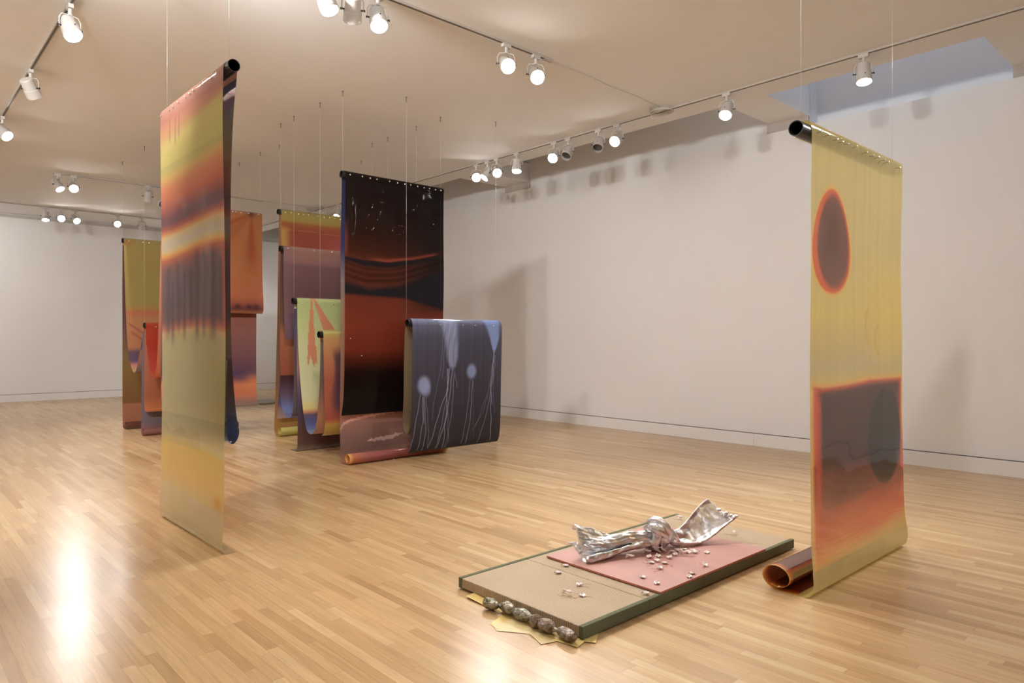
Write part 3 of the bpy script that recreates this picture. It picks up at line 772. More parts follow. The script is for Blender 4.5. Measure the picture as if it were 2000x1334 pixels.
# ---- left film: yellow, orange and purple, edge on
def paint_L(U, Z, S_, CD, n):
    # U 0 near the camera, 1 far
    Zs = Z + .03 * waves(U * 2.2, Z * 1.2, 11)
    purp = stops(Zs, [(3.5, (186, 150, 128)), (3.40, (170, 122, 104)), (3.30, (164, 104, 86)), (3.22, (178, 120, 84)), (3.12, (178, 152, 88)), (3.0, (170, 156, 90)), (2.9, (174, 156, 88)),
        (2.84, (196, 152, 84)), (2.76, (196, 118, 78)), (2.66, (190, 100, 70)), (2.58, (156, 84, 72)), (2.52, (120, 76, 76)), (2.47, (118, 78, 80)), (2.43, (158, 84, 72)), (2.39, (206, 128, 76)),
        (2.36, (204, 172, 116)), (2.29, (190, 176, 148)), (2.235, (206, 180, 122)), (2.20, (222, 154, 82)), (2.16, (190, 102, 72)), (2.10, (140, 92, 84)), (1.98, (116, 92, 92)), (1.75, (110, 88, 88)),
        (1.63, (124, 88, 84)), (1.56, (190, 110, 84)), (1.52, (198, 160, 104)), (1.47, (176, 162, 110)), (1.2, (172, 158, 112)), (.80, (176, 164, 120)), (.69, (182, 166, 116)), (.66, (190, 160, 84)), (.45, (192, 158, 86)), (.32, (184, 158, 104)), (.28, (178, 158, 118)), (0, (170, 150, 104))])
    c = purp
    nearm = 1 - sm(U, 0, .30)
    c = mixc(c, (182, 166, 84), nearm * np.where((Z > 2.95) & (Z < 3.2), 1, 0) * .4)
    c = mixc(c, (168, 154, 92), (1 - sm(U, .0, .32)) * sm(Z, .7, .9) * (1 - sm(Z, 1.3, 1.5)) * .7)
    # top purple wash thins toward the near edge, diagonal
    c = mixc(c, (188, 168, 88), (1 - sm(Z + U * .30 * 0 - .15 * (1 - U), 3.02, 3.12)) * np.where(Z > 2.92, 1, 0) * .5)
    # vertical drips in the dark panel
    dr = np.zeros(U.shape)
    for cu, ww, zt, zb in ((.88, .05, 2.10, 1.50), (.80, .03, 2.0, 1.46), (.70, .03, 2.12, 1.55), (.60, .025, 2.05, 1.50), (.50, .03, 2.08, 1.60), (.40, .03, 2.19, 1.50), (.30, .03, 2.19, 1.52), (.17, .045, 2.18, 1.50), (.05, .03, 2.10, 1.60)):
        dr = np.maximum(dr, np.exp(-((U - cu) / ww) ** 2) * sm(Z, zb - .06, zb + .1) * (1 - sm(Z, zt - .08, zt + .02)))
    c = mixc(c, (84, 74, 80), dr * .55)
    c = mixc(c, (196, 96, 68), np.exp(-((U - .02) / .03) ** 2) * sm(Z, 1.5, 1.7) * (1 - sm(Z, 2.1, 2.2)) * .7)
    # smaller streaks in the upper bands
    for cu, zt, zb in ((.82, 3.3, 3.06), (.72, 3.3, 3.02), (.66, 3.3, 3.05), (.6, 2.62, 2.45), (.5, 2.60, 2.38), (.46, 2.6, 2.36), (.9, 2.66, 2.42)):
        c = mixc(c, (128, 88, 84), np.exp(-((U - cu) / .012) ** 2) * sm(Z, zb, zb + .08) * (1 - sm(Z, zt - .05, zt)) * .5)
    # pale drip outline at the foot of the grey zone
    wz = .74 + .05 * np.abs(np.sin(U * 9)) ** .5 + .04 * np.sin(U * 21)
    c = mixc(c, (166, 150, 108), np.where((Z < wz) & (Z > .66) & (U > .35), .45, 0))
    c = mixc(c, (184, 132, 52), np.exp(-((U - .08) / .06) ** 2 - ((Z - .33) / .05) ** 2) * .8)
    c = c * (1 + .04 * (1 - sm(Z, 1.3, 1.6)))[..., None]  # lower part lifted: missing lamp light put into the dye colour
    al = np.full(U.shape, .13)
    al = np.where(Z < .9, .24, al)
    backf = (CD == 5)
    bc = stops(Z, [(3.4, (74, 76, 100)), (3.1, (70, 70, 92)), (2.9, (92, 70, 68)), (2.0, (86, 64, 62)), (1.2, (84, 62, 58)), (1.0, (88, 80, 76)), (.86, (72, 80, 112)), (.76, (66, 82, 128))])
    c = np.where(backf[..., None], bc, c)
    inner = (CD == 6)
    c = np.where(inner[..., None], stops(Z, [(.75, (86, 100, 150)), (1.05, (120, 112, 110)), (1.4, (150, 140, 110))]), c)
    al = np.where(backf | inner, .03, al)
    return c, al
e = empty('hanging_film', (1.85, 5.6, 0), 'tall hanging film of yellow, orange and purple bands nearest the left side', 'hanging film')
sheet('film_sheet', [(6, [(1.842, 1.35), (1.835, 1.15), (1.838, .92)]), (5, [(1.845, .80), (1.872, .765), (1.900, .79), (1.915, .84), (1.905, .9), (1.886, 1.07), (1.868, 1.36), (1.86, 1.8), (1.864, 2.25), (1.87, 2.8), (1.885, 3.15), (1.902, 3.33)]),
    (1, over(1.858, 3.385, .046, False)),
    (2, [(1.812, 3.33), (1.810, 3.1), (1.818, 2.4), (1.822, 1.8), (1.822, 1.3), (1.820, .72), (1.812, .3), (1.803, .10)]),
    (3, [(1.803, .04), (1.815, .012), (1.845, .003), (1.885, .0025), (1.90, .003)])],
    4.925, 6.335, paint_L, e, axis='y', step=.010, dx=.012, wob=.004, seed=8)
pipe(e, 4.86, 6.37, 1.858, 3.385, .043, 'y')
wires(e, (4.95, 6.33), 1.858, 3.43, 'y')
nails(e, [4.925 + 1.41 * u for u in (.07, .15, .28, .41, .47, .54, .66, .75, .82, .97)], 1.812, 3.36, 'y', length=.016, head=.009)

# ---- big dark film
def paint_D(U, Z, S_, CD, n):
    c = stops(Z, [(3.5, (24, 15, 14)), (3.1, (26, 14, 12)), (2.8, (36, 17, 10)), (2.55, (54, 22, 12)), (2.48, (70, 28, 15)), (2.2, (72, 30, 18)), (1.95, (98, 38, 22)), (1.65, (112, 42, 25)), (1.35, (104, 36, 20)), (1.2, (62, 22, 12)), (1.08, (28, 12, 10)), (.9, (20, 11, 10)), (.58, (26, 20, 22))])
    c = mixc(c, (22, 16, 18), sm(U, .45, 1.0) * sm(Z, 1.75, 2.0) * .75)
    c = mixc(c, (104, 44, 32), (1 - sm(U, .0, .045)) * sm(Z, 2.4, 2.55) * (1 - sm(Z, 2.7, 3.0)) * .8)
    t1 = curve(U, [(0, 2.483), (.17, 2.454), (.41, 2.45), (.67, 2.509), (1, 2.618)]); b1 = curve(U, [(0, 2.44), (.17, 2.38), (.41, 2.374), (.67, 2.446), (1, 2.569)])
    c = mixc(c, (130, 52, 32), np.exp(-((Z - t1 - .012) / .022) ** 2) * sm(U, .2, .35) * (1 - sm(U, .85, 1.)) * .8)
    c = mixc(c, (26, 20, 22), sm(Z, b1 - .02, b1 + .02) * (1 - sm(Z, t1 - .015, t1 + .003)))
    t2 = curve(U, [(0, 2.2), (.23, 2.131), (.54, 2.184), (.8, 2.332), (1, 2.43)]); b2 = curve(U, [(0, 2.04), (.29, 2.023), (.59, 2.015), (.8, 1.945), (1, 1.885)])
    c = mixc(c, (26, 22, 25), sm(Z, b2 - .03, b2 + .02) * (1 - sm(Z, t2 - .07, t2 + .02)))
    # swags between the two bands
    sw = (Z - b1) / np.maximum(b1 - t2, .02)
    zone = sm(Z, t2, t2 + .03) * (1 - sm(Z, b1 - .03, b1))
    c = c * (1 - .30 * zone * (.5 + .5 * np.sin((Z - .5 * (b1 + t2)) * 85)))[..., None]
    al = np.full(U.shape, .015)
    back = (CD == 5) | (CD == 3)
    bc = stops(Z, [(3.5, (34, 36, 62)), (2.6, (46, 50, 84)), (2.2, (130, 110, 104)), (1.9, (150, 116, 92)), (.62, (172, 112, 84)), (.56, (168, 108, 88)), (.48, (160, 112, 100)), (.35, (146, 106, 96)), (.2, (134, 98, 90)), (.1, (140, 102, 88)), (0, (168, 110, 78))])
    # pale painted strokes
    l1 = curve(U, [(0, .40), (.03, .47), (.1, .51), (.3, .545), (.55, .575), (1, .60)])
    wob_ = .006 * np.sin(U * 130) + .006 * np.sin(U * 71)
    bc = mixc(bc, (226, 164, 142), np.where(np.abs(Z - l1 - wob_ * sm(U, .25, .35)) < .016 * (1 - .5 * sm(U, .3, .6)), .9, 0))
    l2 = curve(U, [(.26, .235), (.5, .255), (.65, .30)])
    hw = .024 * np.sin(np.clip((U - .26) / .36, 0, 1) * PI) ** .5
    bc = mixc(bc, (228, 184, 174), np.where((np.abs(Z - l2 - wob_ * .9) < hw) & (U > .26) & (U < .62), .95, 0))
    bc = mixc(bc, (104, 68, 64), np.where((Z < .45) & (Z > .15) & (U > .3), .25, 0))
    c = np.where((CD == 5)[..., None], bc, c)
    al = np.where(CD == 5, .22, al)
    rc = stops(U, [(0, (226, 170, 84)), (.012, (226, 160, 84)), (.04, (190, 112, 82)), (.18, (166, 92, 84)), (.35, (156, 84, 78)), (.6, (138, 70, 56)), (.9, (128, 68, 44)), (.97, (170, 110, 50)), (1, (210, 170, 90))])
    c = np.where((CD == 4)[..., None], rc, c)
    al = np.where(CD == 4, .04, al)
    bk = np.where(((CD == 5) & (Z > .6))[..., None], bc, c)
    return c, al, bk
e = empty('hanging_film', (4.9, 7.5, 0), 'large glossy black and dark red hanging film ending above a pinkish roll on the floor', 'hanging film')
sheet('film_sheet', [(2, [(7.548, .575), (7.528, .655), (7.502, .78), (7.485, 1.1), (7.470, 1.8), (7.462, 2.5), (7.458, 3.2), (7.457, 3.38)]), (1, over(7.503, 3.452, .046, True)),
    (5, [(7.551, 3.38), (7.558, 3.1), (7.562, 2.4), (7.570, 1.6), (7.580, 1.0), (7.590, .6), (7.590, .35), (7.588, .18)]), (5, [(7.590, .09), (7.570, .03), (7.530, .004), (7.48, .003)]),
    (4, [(7.42, .004), (7.37, .03), (7.352, .078), (7.375, .122), (7.425, .135), (7.462, .105), (7.462, .06), (7.43, .03)])],
    4.165, 5.615, paint_D, e, step=.012, dx=.012, wob=.008, seed=21,
    dents=[(.06, 2.95, .035, .20, .012), (.22, 3.0, .06, .12, .014), (.31, 2.96, .06, .13, -.014), (.50, 2.92, .11, .09, .016), (.70, 3.15, .07, .16, -.012), (.87, 3.10, .09, .10, .015), (.45, 2.15, .35, .06, .010)])
pipe(e, 4.135, 5.63, 7.503, 3.452, .043)
wires(e, (4.155, 5.60), 7.503, 3.49)
nails(e, [4.165 + 1.45 * u for u in (.04, .155, .23, .295, .42, .50, .575, .635, .71, .78, .84, .905, .965)], 7.455, 3.452, length=.006, head=.010)
bm = bmesh.new()
for u, z in ((.05, 1.50), (.155, 1.29)): lathe(bm, Vector((4.165 + 1.45 * u, 7.470, z)) - e.location, (0, -1, 0), [(0, .003), (.006, .008), (.009, .006), (.0095, .001)], 10)
mesh_obj('rivet', bm, M['nail'], e)

# ---- blue grey film with drips
def paint_B(U, Z, S_, CD, n):
    c = stops(Z, [(1.75, (132, 134, 158)), (1.66, (92, 92, 112)), (1.5, (78, 76, 92)), (1.1, (72, 68, 80)), (.6, (66, 60, 68)), (.3, (62, 56, 60)), (.1, (60, 56, 62))])
    c = c * (1 + .03 * np.sin(U * 90) * np.sin(U * 31))[..., None]
    W_ = 1.45
    def blob(cu, cz, ru, rz, col, k, p=2., soft=.55):
        nonlocal c
        d = np.sqrt(((U - cu) / ru) ** 2 + ((Z - cz) / rz) ** 2)
        c = mixc(c, col, (1 - sm(d, 1 - soft, 1.05)) * k)
    blob(.125, .92, .085, .145, (148, 158, 196), .95)
    blob(.15, .86, .06, .11, (150, 160, 200), .6)
    blob(.645, 1.07, .07, .125, (140, 152, 194), .95)
    # the tall plume
    cu = curve(Z, [(1.10, .43), (1.4, .42), (1.75, .38)]); hw = curve(Z, [(1.10, .035), (1.25, .08), (1.45, .095), (1.6, .11), (1.75, .13)])
    pl = (1 - sm(np.abs(U - cu) / hw, .45, 1.0)) * sm(Z, 1.08, 1.16)
    streak = .80 + .2 * np.sin(U * 160 + 4 * np.sin(Z * 6)) * np.sin(U * 61)
    c = mixc(c, (156, 164, 198), pl * streak * .9)
    cu = curve(Z, [(1.32, .91), (1.5, .91), (1.75, .88)]); hw = curve(Z, [(1.30, .012), (1.38, .035), (1.5, .07), (1.62, .095), (1.75, .13)])
    c = mixc(c, (136, 158, 212), (1 - sm(np.abs(U - cu) / hw, .5, 1.0)) * sm(Z, 1.29, 1.36) * .95)
    lines = [([(.808, .09), (.592, .06), (.122, .0)], 1.), ([(.777, .11), (.513, .12), (.123, .08)], 1.), ([(.775, .13), (.333, .15), (.115, .13)], 1.), ([(.774, .15), (.33, .18), (.153, .18)], .7), ([(.79, .12), (.55, .125), (.45, .13)], .8),
        ([(1.117, .37), (.845, .38), (.612, .30), (.135, .19)], 1.2), ([(1.116, .40), (.816, .37), (.529, .37), (.122, .28)], 1.4), ([(1.115, .43), (.753, .40), (.382, .35), (.112, .35)], 1.2), ([(1.083, .45), (.871, .44), (.6, .43), (.123, .37)], .8), ([(1.538, .32), (1.12, .30), (.693, .23), (.473, .21)], .5),
        ([(1.12, .385), (.8, .375), (.5, .33), (.12, .27)], .9), ([(1.05, .46), (.95, .475), (.88, .48)], .7), ([(1.5, .34), (1.2, .33), (1.0, .32)], .5), ([(.6, .38), (.35, .385), (.2, .40), (.115, .385)], .7),
        ([(.951, .63), (.658, .61), (.143, .55)], .8), ([(.95, .66), (.501, .64), (.135, .60)], 1.), ([(.95, .67), (.4, .675), (.2, .68)], .35),
        ([(1.334, .90), (1.031, .90), (.78, .84), (.339, .70)], .6), ([(1.333, .91), (.873, .88), (.554, .88), (.14, .89)], 1.2), ([(1.269, .92), (.951, .90), (.559, .84), (.13, .74)], .9), ([(1.2, .93), (.9, .905), (.7, .91), (.5, .93)], .5), ([(1.25, .905), (.95, .87), (.7, .885), (.6, .90)], .6), ([(.75, .84), (.5, .78), (.3, .66)], .5)]
    fr = (CD == 2) | (CD == 3)
    for pts, k in lines:
        pts = sorted(pts)
        z = np.array([p[0] for p in pts]); u = np.array([p[1] for p in pts])
        cu = np.interp(Z, z, u) + .0025 * np.sin(Z * 23 + u[0] * 40)
        d = np.abs(U - cu) * W_
        m = np.exp(-(d / .0042) ** 2) * ((Z > z[0] - .01) & (Z < z[-1]))
        c = mixc(c, (176, 182, 212), np.where(fr, m * .75 * min(k, 1.2), 0))
    tan = stops(Z, [(1.7, (150, 128, 92)), (.3, (124, 100, 72))])
    c = np.where(((CD == 5) | (CD == 6))[..., None], tan * .85, c)
    bk = np.ones(c.shape) * np.array((132, 110, 80.))
    bk = np.where((fr | (CD == 1))[..., None], bk, bk * .95)
    return c * .95, np.full(U.shape, .01), bk
e = empty('hanging_film', (5.6, 7.15, 0), 'short blue-grey hanging film with pale jellyfish-like drips, in front of the dark film', 'hanging film')
sheet('film_sheet', [(6, [(7.165, .62), (7.160, .50), (7.17, .38)]), (5, [(7.205, .325), (7.26, .345), (7.300, .42), (7.309, .52), (7.294, .78), (7.278, 1.35), (7.262, 1.58)]), (1, [(7.248, 1.66), (7.222, 1.715), (7.18, 1.745), (7.135, 1.735), (7.108, 1.70)]),
    (2, [(7.098, 1.62), (7.100, 1.36), (7.115, .8), (7.130, .32)]), (3, [(7.137, .24), (7.155, .155), (7.190, .100), (7.235, .085)])],
    4.875, 6.325, paint_B, e, flip=True, step=.0045, dx=.0045, wob=.0025, seed=33)
pipe(e, 4.84, 6.30, 7.165, 1.688, .044)
wires(e, (4.83, 6.28), 7.165, 1.73)
nails(e, [4.875 + 1.45 * u for u in (.29, .54, .68, .90)], 7.100, 1.672, length=.004, head=.009)

# ---- yellow / red film with a yellow floor roll
def paint_F1(U, Z, S_, CD, n):
    c = stops(Z, [(3.5, (176, 152, 76)), (3.40, (182, 158, 76)), (3.31, (178, 148, 70)), (3.26, (176, 100, 54)), (3.15, (164, 76, 52)), (2.7, (160, 70, 54)), (2.0, (140, 84, 76)), (1.2, (110, 76, 82)), (.62, (104, 84, 104)), (.5, (96, 96, 140)), (.42, (150, 124, 134)), (.28, (182, 146, 140))])
    c = mixc(c, (206, 166, 70), (1 - sm(U, .02, .14)) * sm(Z, 2.6, 2.9) * (1 - sm(Z, 3.15, 3.25)) * .8)
    c = mixc(c, (150, 150, 140), (1 - sm(U, .0, .06)) * sm(Z, 3.40, 3.46) * .7)
    c = mixc(c, (180, 86, 78), sm(U, .4, .7) * (1 - sm(Z, 3.0, 3.25)) * sm(Z, 2.6, 2.8) * .6)
    c = mixc(c, (206, 120, 76), np.exp(-((Z - 3.17 + .03 * U + .008 * np.sin(U * 14)) / .006) ** 2) * .6)
    al = np.full(U.shape, .04)
    bc = stops(Z, [(3.4, (176, 122, 84)), (2.4, (150, 98, 66)), (1.5, (140, 90, 62)), (.8, (152, 100, 66)), (.3, (176, 122, 60)), (.05, (172, 122, 60)), (0, (180, 130, 66))])
    c = np.where(((CD == 5) | (CD == 3))[..., None], bc, c)
    rc = stops(U, [(0, (200, 182, 92)), (1, (186, 166, 76))])
    c = np.where((CD == 4)[..., None], rc, c)
    return c * .88, al
e = empty('hanging_film', (5.3, 10.24, 0), 'far hanging film, yellow over red, with a yellow floor roll behind the mauve film', 'hanging film')
sheet('film_sheet', [(2, [(10.352, .27), (10.33, .45), (10.26, 1.1), (10.215, 2.0), (10.196, 3.0), (10.194, 3.36)]), (1, over(10.24, 3.425, .046, True)),
    (5, [(10.288, 3.36), (10.31, 2.6), (10.345, 1.7), (10.40, .8), (10.432, .38), (10.455, .18), (10.452, .08)]), (5, [(10.42, .02), (10.36, .003)]),
    (4, [(10.28, .003), (10.225, .03), (10.205, .08), (10.23, .125), (10.28, .135), (10.315, .105), (10.315, .06), (10.28, .035)])],
    4.615, 6.02, paint_F1, e, step=.016, dx=.02, wob=.008, seed=41)
pipe(e, 4.575, 6.04, 10.24, 3.425, .043)
wires(e, (4.60, 6.01), 10.24, 3.46)
nails(e, [4.615 + 1.4 * u for u in (.04, .11, .19, .25, .31, .42, .50, .57, .63, .70, .78, .86, .93)], 10.194, 3.42, length=.006, head=.012)

# ---- long film over three pipes: mauve, yellow and orange faces
def paint_E(U, Z, S_, CD, n):
    # 2 mauve face, 5 its back and loop up to the middle pipe, 6 yellow loop, 7 orange face
    mau = stops(Z, [(2.8, (156, 106, 90)), (2.64, (150, 102, 88)), (2.55, (138, 94, 86)), (2.50, (118, 80, 78)), (2.1, (106, 70, 68)), (1.75, (112, 78, 84)), (1.48, (96, 66, 74))])
    mau = mixc(mau, (126, 92, 100), (1 - sm(U, 0, .15)) * .4)
    bk5 = stops(Z, [(2.7, (90, 66, 52)), (1.75, (104, 74, 58)), (1.55, (166, 96, 62)), (1.0, (150, 76, 50)), (.98, (70, 40, 38)), (.75, (96, 74, 86)), (.55, (98, 104, 144)), (.42, (104, 108, 146))])
    rise = stops(Z, [(.4, (104, 90, 84)), (1.2, (98, 80, 78)), (1.6, (84, 84, 104)), (2.0, (70, 66, 84))])
    c = np.where((CD == 2)[..., None], mau, bk5)
    c = np.where((CD == 8)[..., None], rise, c)
    ye = stops(Z, [(2.06, (176, 178, 108)), (1.9, (178, 184, 112)), (1.4, (196, 192, 132)), (.75, (202, 196, 142)), (.58, (206, 186, 110)), (.54, (200, 130, 84)), (.50, (96, 76, 96)), (.42, (78, 80, 116)), (.33, (88, 98, 140)), (.27, (120, 120, 140))])
    # the red-orange inverted V brush mark
    apex = 2.05
    tt = np.clip((apex - Z) / .86, 0, 1)
    lft = .138 - .055 * tt; rgt = .150 + .035 * tt
    lim = 1.20 - .09 * sm(U, .12, .2) + .05 * np.sin(U * 120)
    m = (U > lft) & (U < rgt) & (Z > lim) & (Z < apex)
    r2 = .165 + (apex - Z) / .40 * .20; l2 = .15 + (apex - Z) / .40 * .10
    m2 = (U > l2) & (U < r2) & (Z > 1.62) & (Z < apex)
    ye = mixc(ye, (214, 120, 82), np.where(m | m2, .88, 0))
    ye = mixc(ye, (206, 168, 88), np.where((U > .20) & (Z > 1.0) & (Z < 1.62), .55, 0))
    c = np.where((CD == 6)[..., None], ye, c)
    # outer face of the rising half of the loop
    outer = stops(Z, [(.27, (176, 116, 96)), (.5, (196, 130, 88)), (.7, (160, 108, 90)), (.95, (118, 92, 84)), (1.5, (110, 96, 92))])
    c = np.where((CD == 9)[..., None], outer, c)
    og = stops(Z, [(1.62, (188, 184, 96)), (1.56, (200, 176, 92)), (1.50, (206, 150, 90)), (1.30, (200, 128, 78)), (1.0, (186, 98, 68)), (.7, (184, 92, 66)), (.5, (176, 84, 62)), (.46, (190, 110, 60)), (.43, (196, 150, 68)), (.27, (190, 156, 72))])
    fold = sm(Z, .45, .7) * (1 - sm(Z, 1.25, 1.42))
    og = mixc(og, (82, 58, 78), np.clip(sm(U, .06 + .03 * np.sin(Z * 7), .13) * fold, 0, 1) * .8)
    og = mixc(og, (44, 46, 84), sm(U, .13, .20) * sm(Z, .72, .85) * (1 - sm(Z, 1.0, 1.15)) * .9)
    c = np.where((CD == 7)[..., None], og, c)
    top_ = CD == 1
    c = np.where((top_ & (Z > 2.4))[..., None], mau, c)
    c = np.where((top_ & (Z > 1.8) & (Z < 2.4))[..., None], ye, c)
    c = np.where((top_ & (Z < 1.8))[..., None], og, c)
    bk = c.copy()
    bk = np.where((CD == 6)[..., None], stops(Z, [(2.06, (120, 110, 96)), (1.2, (108, 94, 90)), (.6, (150, 110, 90)), (.27, (190, 120, 90))]), bk)
    bk = np.where((CD == 7)[..., None], np.array((98, 80, 76.)), bk)
    sw = ((CD == 6) | (CD == 7) | (top_ & (Z < 2.4)))[..., None]
    c, bk = np.where(sw, bk, c) * .92, np.where(sw, c, bk) * .92
    return c, np.full(U.shape, .03), bk
e = empty('hanging_film', (4.9, 8.7, 0), 'film slung over three pipes with mauve, yellow and orange faces, beside the dark film', 'hanging film')
sheet('film_sheet', [(2, [(9.120, 1.49), (9.138, 1.8), (9.152, 2.2), (9.157, 2.6), (9.158, 2.66)]), (1, over(9.203, 2.728, .045, True)),
    (5, [(9.255, 2.6), (9.272, 2.2), (9.262, 1.4), (9.255, .9), (9.235, .62), (9.14, .475), (9.03, .43), (8.92, .455)]), (8, [(8.865, .58), (8.852, .75), (8.845, 1.1), (8.838, 1.6), (8.834, 1.9)]),
    (1, over(8.788, 1.996, .046, False)),
    (6, [(8.741, 1.9), (8.735, 1.7), (8.718, 1.4), (8.67, 1.0), (8.60, .64), (8.53, .415), (8.455, .295), (8.37, .268)]), (9, [(8.28, .30), (8.20, .45), (8.155, .67), (8.125, .93), (8.108, 1.28), (8.105, 1.48)]),
    (1, over(8.060, 1.548, .045, False)),
    (7, [(8.014, 1.48), (8.010, 1.28), (8.0, .77), (7.982, .46), (8.0, .36), (8.03, .31), (8.07, .285)])],
    4.175, 5.61, paint_E, e, step=.012, dx=.014, wob=.003, seed=51)
def paint_E2(U, Z, S_, CD, n):
    c = stops(Z, [(1.9, (88, 66, 66)), (1.1, (150, 104, 96)), (.8, (96, 74, 92)), (.5, (74, 58, 70)), (.3, (84, 58, 52)), (.1, (92, 62, 52)), (0, (120, 110, 100))])
    return c, np.full(U.shape, .02)
sheet('film_sheet', [(5, [(8.772, 1.92), (8.768, 1.5), (8.752, 1.05), (8.738, .6), (8.735, .2)]), (5, [(8.742, .06), (8.775, .008), (8.83, .003)]), (3, [(8.90, .003), (8.96, .004)])],
    4.175, 5.60, paint_E2, e, step=.02, dx=.03, wob=.002, seed=52)
pipe(e, 4.14, 5.61, 9.203, 2.728, .042); pipe(e, 4.13, 5.62, 8.788, 1.996, .043); pipe(e, 4.13, 5.61, 8.060, 1.548, .042)
wires(e, (4.155, 5.59), 9.203, 2.76); wires(e, (4.15, 5.60), 8.788, 2.03); wires(e, (4.15, 5.60), 8.060, 1.58)
nails(e, [4.175 + 1.43 * u for u in (.045, .31, .50, .75)], 9.157, 2.735, length=.006, head=.010)
nails(e, [4.175 + 1.43 * u for u in (.05, .19, .37, .6)], 8.741, 1.965, length=.006, head=.009)

# ---- left cluster: one long film over three pipes (yellow, red, orange faces)
def paint_H(U, Z, S_, CD, n):
    rc = np.ones(U.shape + (3,)) * np.array((112, 62, 52.))
    backs = stops(Z, [(3.2, (88, 48, 34)), (1.8, (92, 60, 60)), (1.2, (120, 92, 56)), (.95, (126, 90, 46)), (.42, (120, 78, 40)), (.40, (158, 96, 66)), (.1, (156, 92, 62)), (0, (112, 60, 48))])
    c = np.where((CD == 4)[..., None], rc, backs)
    ye = stops(Z + .02 * waves(U * 3, Z * 2, 5), [(3.2, (178, 152, 82)), (2.6, (166, 140, 74)), (2.1, (160, 136, 72)), (1.98, (172, 128, 66)), (1.95, (190, 104, 66)), (1.8, (184, 122, 76)), (1.35, (180, 110, 72)), (1.28, (100, 74, 92)), (1.15, (104, 74, 96)), (1.08, (196, 120, 110)), (1.0, (196, 150, 90)), (.9, (150, 140, 110))])
    ye = mixc(ye, (202, 118, 72), np.exp(-((U - .05) / .05) ** 2 - ((Z - 3.10) / .05) ** 2) * .7)
    for a, b, z0 in ((.02, .25, 1.75), (.05, .30, 1.60)):
        ye = mixc(ye, (160, 70, 62), np.exp(-((Z - (z0 - (U - a) * 1.1)) / .02) ** 2) * ((U > a) & (U < b)) * .7)
    c = np.where((CD == 2)[..., None], ye, c)
    up = stops(Z, [(.9, (120, 100, 100)), (1.3, (176, 116, 78)), (1.35, (104, 84, 104)), (1.8, (92, 84, 108))])
    c = np.where((CD == 8)[..., None], up, c)
    rd = stops(Z, [(1.75, (172, 60, 34)), (1.4, (164, 48, 30)), (1.05, (172, 60, 42)), (.9, (180, 70, 48))])
    c = np.where((CD == 6)[..., None], rd, c)
    ri = stops(Z, [(.9, (196, 96, 50)), (1.6, (176, 110, 80)), (2.4, (196, 140, 110)), (3.4, (206, 150, 116))])
    c = np.where((CD == 9)[..., None], ri, c)
    og = stops(Z, [(3.5, (182, 112, 66)), (3.3, (188, 116, 66)), (2.6, (186, 112, 62)), (2.15, (188, 100, 62)), (2.0, (150, 76, 56)), (1.95, (120, 62, 56)), (1.90, (196, 116, 70))])
    # dark red fan of stain from a knot near the top
    r = np.stack([U - .88, (3.44 - Z)], -1)
    ang = np.arctan2(r[..., 0] * 1.45, np.maximum(r[..., 1], 1e-3)); dist = np.hypot(r[..., 0] * 1.45, r[..., 1])
    fan = np.exp(-((ang) / .14) ** 2) * (1 - sm(dist, .55, 1.05)) + np.exp(-((ang + 1.1) / .10) ** 2) * (1 - sm(dist, .5, 1.0)) + .5 * np.exp(-((ang + .75) / .25) ** 2) * (1 - sm(dist, .6, 1.4))
    og = mixc(og, (168, 74, 44), np.clip(fan, 0, 1) * .75)
    og = mixc(og, (90, 50, 60), np.exp(-(dist / .05) ** 2) * .8)
    for cu in (.72, .84, .92): og = mixc(og, (60, 40, 46), np.exp(-((U - cu) / .035) ** 2 - ((Z - 1.99) / .035) ** 2) * .8)
    c = np.where(((CD == 7) | ((CD == 1) & (Z > 3.3)))[..., None], og, c)
    c = np.where(((CD == 1) & (Z < 3.3))[..., None], ye, c)
    c = np.where(((CD == 1) & (Z < 2))[..., None], rd, c)
    return c * .88, np.full(U.shape, .05)
e = empty('hanging_film', (3.9, 11.9, 0), 'film slung over three pipes with yellow, red and orange faces behind the left film', 'hanging film')
sheet('film_sheet', [(4, [(12.87, .06), (12.87, .10), (12.83, .125), (12.785, .105), (12.77, .06), (12.80, .015), (12.85, .003)]), (5, [(12.92, .003), (12.985, .01), (13.01, .08), (13.015, .5), (13.03, 1.6), (13.03, 2.6), (13.025, 3.06)]),
    (1, over(12.98, 3.13, .045, False)),
    (2, [(12.935, 3.05), (12.88, 2.5), (12.83, 2.05), (12.774, 1.66), (12.664, 1.31), (12.46, 1.02), (12.30, .955)]), (8, [(12.18, 1.03), (12.02, 1.27), (11.87, 1.50), (11.775, 1.64)]),
    (1, over(11.72, 1.70, .045, False)),
    (6, [(11.680, 1.60), (11.66, 1.45), (11.58, 1.24), (11.48, 1.0), (11.37, .91)]), (9, [(11.24, .93), (11.12, 1.2), (11.04, 1.7), (10.98, 2.4), (10.90, 3.2), (10.888, 3.36)]),
    (1, over(10.842, 3.43, .045, False)),
    (7, [(10.796, 3.34), (10.79, 2.8), (10.775, 2.3), (10.745, 2.05), (10.745, 1.94), (10.79, 1.885), (10.83, 1.90), (10.85, 1.95)])],
    3.125, 4.57, paint_H, e, step=.02, dx=.025, wob=.003, seed=61)
def paint_H2(U, Z, S_, CD, n):
    c = stops(Z, [(1.7, (150, 96, 66)), (1.0, (158, 90, 62)), (.6, (150, 82, 52)), (.37, (176, 96, 54))])
    return c, np.full(U.shape, .08)
sheet('film_sheet', [(5, [(11.745, 1.64), (11.762, 1.3), (11.772, .8), (11.77, .48), (11.74, .40), (11.68, .375)])], 3.125, 4.55, paint_H2, e, step=.03, dx=.05, wob=.002, seed=62)
